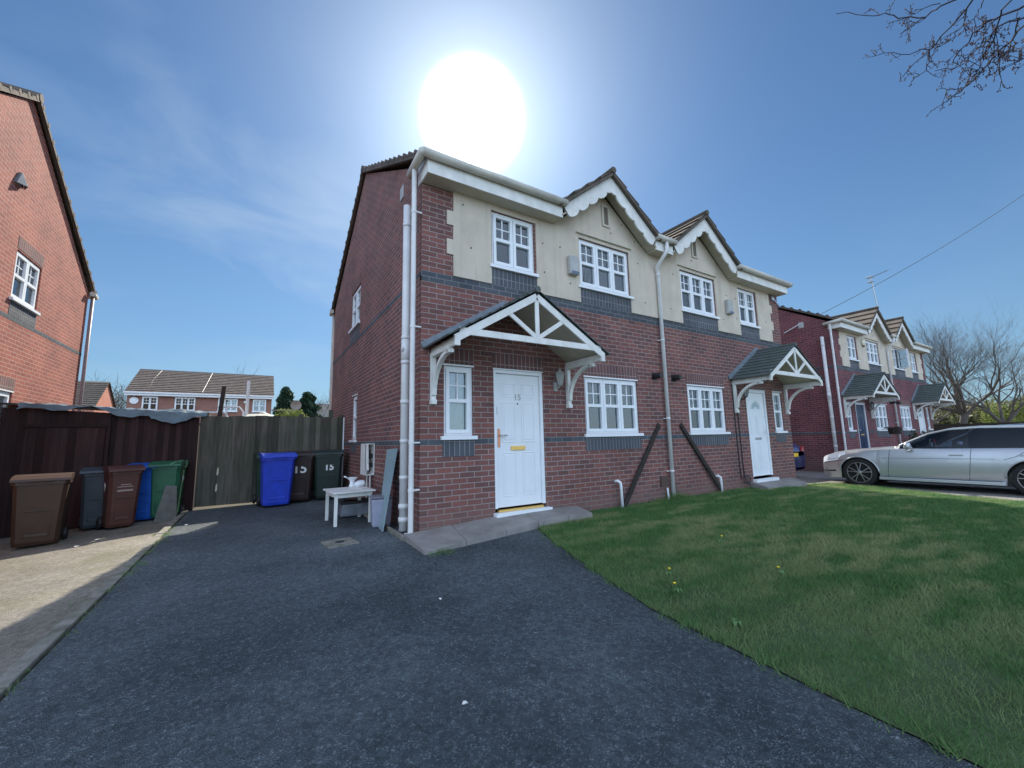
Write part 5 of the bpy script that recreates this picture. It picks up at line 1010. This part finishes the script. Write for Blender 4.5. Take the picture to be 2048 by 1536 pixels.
# tree whose twigs hang in from the upper right; the trunk stands outside the picture
OT = thing('overhanging_tree', 'bare budding tree whose twigs hang in at the upper right corner', 'tree', (8.6, -7.6, -1.25)); rnd = random.Random(5)
off = (8.6, -7.6, -1.25); q = MB(); q.tube([(8.6, -7.6, -1.3), (8.55, -7.5, 1.0), (8.4, -7.3, 3.2), (8.3, -7.2, 5.2)], [.26, .2, .16, .12], 12); q.build('trunk', M_BARK, OT, off=off, smooth=True)
def raypt(px, py, d):
    v = fw*FPX+rv*(px-1024)-uv*(py-768); return CAMP+v.normalized()*d
br = MB(); bud = MB()
def twigline(pts, r0_, r1_, nt=6, d=7.):
    P = []
    for i, p in enumerate(pts): P.append(Vector(p))
    Q = []
    for a, b in zip(P, P[1:]):
        for k in range(3): Q.append(a.lerp(b, k/3)+Vector((rnd.gauss(0, .008), rnd.gauss(0, .008), rnd.gauss(0, .008))))
    Q.append(P[-1]); rr = [r0_+(r1_-r0_)*i/(len(Q)-1) for i in range(len(Q))]; br.tube(Q, rr, 5, cap=False); return Q
def sprout(Q, n, ln, lvl=0):
    for k in range(n):
        i = rnd.randint(max(1, len(Q)//4), len(Q)-1); b = Q[i]; d = (Q[i]-Q[i-1]).normalized(); a = Vector((rnd.gauss(0, 1), rnd.gauss(0, 1), rnd.gauss(0, .8))).normalized(); d2 = (d*.75+a*.7).normalized(); l = ln*rnd.uniform(.4, 1.2)
        pts = [b, b+d2*l*.5+Vector((0, 0, rnd.gauss(0, .02))), b+(d2+Vector((0, 0, rnd.gauss(0, .25)))).normalized()*l]; br.tube(pts, [.0034, .0027, .002], 3, cap=False)
        for p in (pts[1], pts[2], pts[2]): bud.lathe([(.001, -.009), (.0048, 0), (.001, .010)], p+Vector((rnd.gauss(0, .008), rnd.gauss(0, .008), rnd.gauss(0, .008))), n=4)
        if lvl < 1: sprout(pts, 2, ln*.55, lvl+1)
LIMBS = [([(2060, -60, 6.6), (1960, -20, 6.7), (1885, 10, 6.8), (1852, 35, 6.9), (1800, 32, 7), (1770, 28, 7), (1735, 30, 7), (1672, 28, 7.1)], .012, 8), ([(1852, 35, 6.9), (1825, 48, 6.9), (1800, 68, 6.9)], .007, 4), ([(1885, 5, 6.8), (1830, 28, 6.9)], .006, 3),
    ([(1990, -60, 6.3), (1940, 5, 6.4), (1915, 40, 6.5), (1870, 85, 6.6), (1860, 98, 6.7), (1820, 108, 6.7), (1768, 106, 6.8)], .011, 12), ([(1860, 98, 6.7), (1812, 145, 6.7)], .006, 3), ([(1862, 98, 6.7), (1855, 125, 6.7), (1850, 143, 6.8), (1828, 155, 6.8)], .006, 6), ([(1938, 10, 6.4), (1925, 50, 6.5), (1905, 75, 6.5), (1870, 96, 6.6)], .006, 8),
    ([(2120, -20, 6.0), (2048, 15, 6.1), (2000, 32, 6.2), (1966, 50, 6.3), (1945, 68, 6.4), (1915, 110, 6.5), (1900, 130, 6.6)], .014, 16), ([(2060, 30, 6.1), (1995, 55, 6.1), (1975, 85, 6.2), (1950, 100, 6.3), (1925, 132, 6.4), (1870, 142, 6.5)], .010, 16),
    ([(2100, 20, 5.8), (2048, 52, 5.9), (2010, 90, 6.0), (1985, 118, 6.1), (1955, 148, 6.2), (1935, 165, 6.3), (1920, 185, 6.35), (1893, 205, 6.4)], .011, 20), ([(2030, -20, 6.0), (2000, 30, 6.1), (1985, 80, 6.2), (1965, 118, 6.3), (1950, 150, 6.3)], .009, 14), ([(2100, 60, 6.2), (2048, 95, 6.2), (2018, 105, 6.3)], .006, 8),
    ([(2040, 35, 6.1), (2025, 80, 6.2), (1995, 112, 6.3), (2000, 148, 6.3)], .007, 10), ([(2015, -40, 6.4), (1968, 0, 6.5), (1955, 22, 6.5), (1948, 37, 6.5)], .007, 3), ([(2120, 90, 6.2), (2048, 118, 6.2), (2012, 122, 6.3)], .006, 7)]
for pts, r_, nt_ in LIMBS:
    Q = twigline([raypt(*p) for p in pts], r_*.72, .003); sprout(Q, int(nt_*.75), .13)
for (a, b) in (((8.3, -7.2, 5.0), raypt(2060, -60, 6.6)), ((8.4, -7.25, 4.6), raypt(2120, -20, 6.0)), ((8.45, -7.3, 4.0), raypt(2110, 20, 5.8)), ((8.3, -7.2, 5.2), raypt(1990, -60, 6.3)), ((8.3, -7.2, 5.1), raypt(2030, -30, 6.2))):
    a, b = Vector(a), Vector(b); m_ = a.lerp(b, .5)+Vector((0, -.1, .45)); br.tube([a, a.lerp(m_, .5)+Vector((0, 0, .12)), m_, m_.lerp(b, .5)+Vector((0, 0, .08)), b], [.07, .05, .035, .022, .012], 6, cap=False)
for k in range(5):
    a = -1.9+.75*k; d = Vector((math.cos(a)*.75, math.sin(a)*.75-.2, .62)).normalized(); d.y = -abs(d.y)
    grow(br, Vector((8.4, -7.3, 3.2+.3*k)), d, 1.9, .07, 2, 6, rnd, .55)
br.build('branches', M_TWIG, OT, off=off); bud.build('buds', mat('dark_bud', (.07, .045, .05), .9), OT, off=off)
#PART6
# ------------------------------------------------------------------ houses and things behind the fence
def rear_house(label, x0, x1, y0, dep, zg, ze, zr, wins, wm=M_TAN, rm=M_TILEL, group='houses behind the fence'):
    T = thing('terraced_house', label, 'house', (x0, y0, zg), 0, group); off = (x0, y0, zg); ym = y0+dep/2
    w_ = MB(); w_.prism([(x0, y0, zg), (x0, y0+dep, zg), (x0, y0+dep, ze), (x0, ym, zr), (x0, y0, ze)], (x1-x0, 0, 0)); w_.build('brick_wall', wm, T, off=off, uvs=True)
    for (a, b, c, d, n) in wins: window(T, 'y', y0-.10, 1, a, b, c, d, n, off=off, head='white')
    r_ = MB(); tiles(r_, (x0-.15, y0-.35, ze-.05), (x1+.15, y0-.35, ze-.05), (x1+.15, ym, zr+.08), (x0-.15, ym, zr+.08), 13, .10); tiles(r_, (x0-.15, y0+dep+.3, ze-.05), (x1+.15, y0+dep+.3, ze-.05), (x1+.15, ym, zr+.08), (x0-.15, ym, zr+.08), 6, .05)
    r_.tube([(x0-.15, ym, zr+.1), (x1+.15, ym, zr+.1)], .09, 6); ro = r_.build('roof', rm, T, off=off)
    f = MB(); f.box(x0-.1, x1+.1, y0-.36, y0-.33, ze-.24, ze-.03); f.tube([(x0-.15, y0-.42, ze-.04), (x1+.15, y0-.42, ze-.04)], .06, 6); f.build('fascia', M_UPVC, T, off=off)
    return T, ro, off
yt = 35
T, ro, of_ = rear_house('long brown brick house with white windows seen above the shed and fence', -9.96, -.80, yt, 7.6, -1.6, 4.05, 6.2, [(-9.1, -8.2, 2.75, 3.75, 2), (-7.2, -5.95, 2.75, 3.75, 3), (-4.5, -3.2, 2.75, 3.75, 3), (-2.15, -1.2, 2.75, 3.75, 2)])
q = MB(); q.tube([(-8.7, yt+3.7, 6.33), (-8.9, yt+2, 5.35), (-8.85, yt+.2, 4.35)], .014, 5); q.tube([(-5.3, yt+3.7, 6.33), (-5.55, yt-.2, 4.2)], .016, 5); q.build('roof_cable', M_ALARM, ro, off=of_)
q = MB(); q.lathe([(.02, -.05), (.24, -.03), (.26, -.01), (.2, -.0)], (-9.55, yt-.02, 3.45), 'y', 16); q.build('oval_plaque', M_UPVC, T, off=of_); q = MB(); q.box(-2.78, -2.6, yt-.05, yt-.01, 3.45, 3.62); q.build('wall_vent', M_UPVC, T, off=of_)
T = thing('gabled_house', 'pink brick gable end between the sunlit wall and the long brown house', 'house', (-13, 47, -1.6), 0, 'houses behind the fence'); off = (-13, 47, -1.6)
# gable faces the camera's right; ridge runs left
q = MB(); q.prism([(-20.5, 45.2, -1.6), (-20.5, 51.2, -1.6), (-20.5, 51.2, 3.9), (-20.5, 48.2, 6.2), (-20.5, 45.2, 3.9)], (6.4, 0, 0)); q.build('brick_wall', M_PINK, T, off=off, uvs=True)
q = MB(); q.prism([(-14.08, 45.2, -1.6), (-13.0, 46.2, -1.6), (-13.0, 51.2, -1.6), (-14.08, 51.2, -1.6)], (0, 0, .1))
r_ = MB(); tiles(r_, (-20.8, 44.9, 3.75), (-13.95, 44.9, 3.75), (-13.95, 48.2, 6.3), (-20.8, 48.2, 6.3), 12, .05); tiles(r_, (-20.8, 51.5, 3.75), (-13.95, 51.5, 3.75), (-13.95, 48.2, 6.3), (-20.8, 48.2, 6.3), 6, .05); r_.build('roof', M_TILE, T, off=off)
T, ro, of_ = rear_house('low house with a pale grey roof and tiny gables right of the long brown house', .6, 9.5, 58, 7, -1.6, 3.4, 5.7, [], rm=mat('pale_grey_tile', (.24, .23, .22), .85, noise=.3))
q = MB()
for cx in (3.9, 7.6):
    q.prism([(cx-1.5, 57.2, 2.4), (cx+1.5, 57.2, 2.4), (cx, 57.2, 3.95)], (0, 3, 0))
    for s in (-1, 1): q.bar((cx+s*1.6, 57.1, 2.35), (cx, 57.1, 4.0), .08, .28)
q.build('small_gable', M_UPVC, ro, off=of_)
q = MB(); q.lathe([(.03, .0), (.32, -.06), (.42, -.14), (.40, -.13), (.1, -.02)], (.98, 34.2, 3.3), 'y', 18); q.tube([(.98, 34.2, 3.3), (.9, 34.6, 2.9), (-.79, 35.1, 2.9)], .03, 6); tag(q.build('satellite_dish', mat('brown_dish', (.22, .17, .14), .5)), 'round brown satellite dish beside the right end of the long brown house', 'satellite dish')
# garden things showing over the fence
q2 = MB(); q2.bar((-3.03, 11.5, -1.3), (-2.80, 11.5, 1.98), .20, .12); tag(q2.build('dark_post', M_TIMBER), 'thick dark leaning post rising behind the shed and fence', 'post')
q = MB(); q.tube([(-2.15, 11.8, -1.3), (-2.12, 11.8, 2.25)], .05, 8); tag(q.build('white_pole', M_PIPE), 'straight pale pole rising above the wooden fence', 'pole')
q = MB(); q.tube([(-3.35, 11.7, 1.12), (-2.75, 11.7, 1.12), (-2.65, 11.7, .95), (-2.65, 11.7, -.5)], .03, 6); q.tube([(-2.95, 11.7, 1.30), (-2.35, 11.7, 1.32), (-2.22, 11.7, 1.15), (-2.20, 11.7, -.5)], .03, 6); q.tube([(-2.72, 11.7, 1.3), (-2.68, 11.7, .9)], .025, 6); tag(q.build('swing_frame', M_UPVC), 'white tubular garden frame showing above the fence', 'garden frame')
PR = thing('parasol', 'pale garden parasol with a dark top just showing above the fence', 'parasol', (-1.75, 12, -1.3))
q = MB(); q.lathe([(.62, 2.28), (.40, 2.38), (.15, 2.46)], n=12); q.build('canopy', mat('cream_cloth', (.62, .60, .50), .9), PR); q = MB(); q.lathe([(.36, 2.40), (.16, 2.475), (.02, 2.49)], n=12); q.build('canopy_cap', M_BLACK, PR); q = MB(); q.tube([(0, 0, 0), (0, 0, 2.4)], .025, 6); q.build('pole', M_PAINT, PR)
q = MB(); q.box(-.34, -.25, 5.56, 5.60, -1.2, .82); tag(q.build('pale_board', M_FENCE), 'pale end of a board sticking up behind the fence beside the house wall', 'board')
# right background
FR = thing('garden_wall', 'long dark fence line beyond the farthest house on the right', 'fence', (31, -6, -1.6))
q = MB(); q.box(30.9, 31.1, -22, 9, -1.7, .33); o = q.build('wall_panels', mat('dark_fence', (.035, .028, .022), .9, noise=.4, nscale=2), FR, off=(31, -6, -1.6))
for y_ in range(-20, 9, 3): q = MB(); q.box(30.84, 30.9, y_-.06, y_+.06, -1.7, .40); q.build('post', M_TIMBER, FR, off=(31, -6, -1.6))
for i, (x, y_, w_, h_, lab) in enumerate([(95, 9, 16, 5.2, 'distant pale house under the branches of the large bare tree'), (90, -6, 12, 4.4, 'distant low house at the far right beyond the bushes')]):
    T = thing('distant_house', lab, 'house', (x, y_, -1.8), 0, 'distant houses on the right'); q = MB(); q.box(-4, 4, -w_/2, w_/2, 0, h_*.55); q.build('brick_wall', M_TAN, T, uvs=True); q = MB(); q.prism([(-4.4, -w_/2-.3, h_*.53), (4.4, -w_/2-.3, h_*.53), (0, -w_/2-.3, h_)], (0, w_+.6, 0)); q.build('roof', M_TILEL, T)
AE = thing('tv_aerial', 'television aerial on a tall mast above the farther pair of gables', 'aerial', (23.0, 1.5, 5.2)); q = MB(); q.tube([(.12, 0, -.6), (-.39, 0, 2.04)], .022, 6); q.build('mast', M_STEEL, AE)
q = MB(); a_, b_ = raypt(1737, 557, 25.9)-Vector((23, 1.5, 5.2)), raypt(1776, 540, 25.2)-Vector((23, 1.5, 5.2)); q.tube([a_, b_], .018, 5)
for k in range(9): c_ = a_.lerp(b_, k/8); q.tube([c_-Vector((.03, .12, 0)), c_+Vector((.03, .12, 0))], .008, 4)
q.bar(a_+Vector((0, 0, -.16)), a_+Vector((.35, 0, -.12)), .2, .03); q.bar(a_+Vector((0, 0, .08)), a_+Vector((.35, 0, .1)), .2, .03); q.build('antenna', M_STEEL, AE)
q = MB(); A_, B_ = Vector((15.30, 2.2, 3.9)), raypt(2140, 322, 40); q.tube([A_.lerp(B_, t)-Vector((0, 0, 1.2*4*t*(1-t)*.35)) for t in np.linspace(0, 1, 12)], .012, 4); tag(q.build('overhead_cable', M_BLACK), 'thin overhead cable rising to the upper right from the farther side wall', 'cable')
q = MB(); q.tube([(15.34, 2.3, 3.86), (15.2, 1.7, 4.04)], .02, 5); tag(q.build('cable_bracket', M_UPVC), 'short white cable bracket high on the farther side wall', 'bracket')
q = MB(); q.box(15.345, 15.365, 2.60, 2.82, 3.12, 3.38); tag(q.build('wall_vent', M_UPVC), 'square white vent high on the farther side wall', 'vent')
q = MB(); q.lathe([(.16, 0), (.2, .22)], n=14); q.build('hanging_basket', M_TIMBER)
hb = C.objects['hanging_basket']; hb.location = (17.5, .05, -.1); tag(hb, 'dark hanging basket with trailing twigs beside the navy blue door', 'hanging basket')
q = MB(); rnd = random.Random(3)
for k in range(60): a = rnd.random()*6.28; l = rnd.uniform(.15, .38); q.tube([(0, 0, .2), (l*.5*math.cos(a), l*.5*math.sin(a), .26), (l*math.cos(a), l*math.sin(a), .2+rnd.uniform(-.12, .08))], .006, 3)
q.tube([(0, 0, .2), (0, 0, .8)], .004, 4); q.build('dry_plant', mat('dry_twigs', (.10, .06, .06), .9), hb)
# the pair across the road, seen only as reflections in the panes
tr2 = []
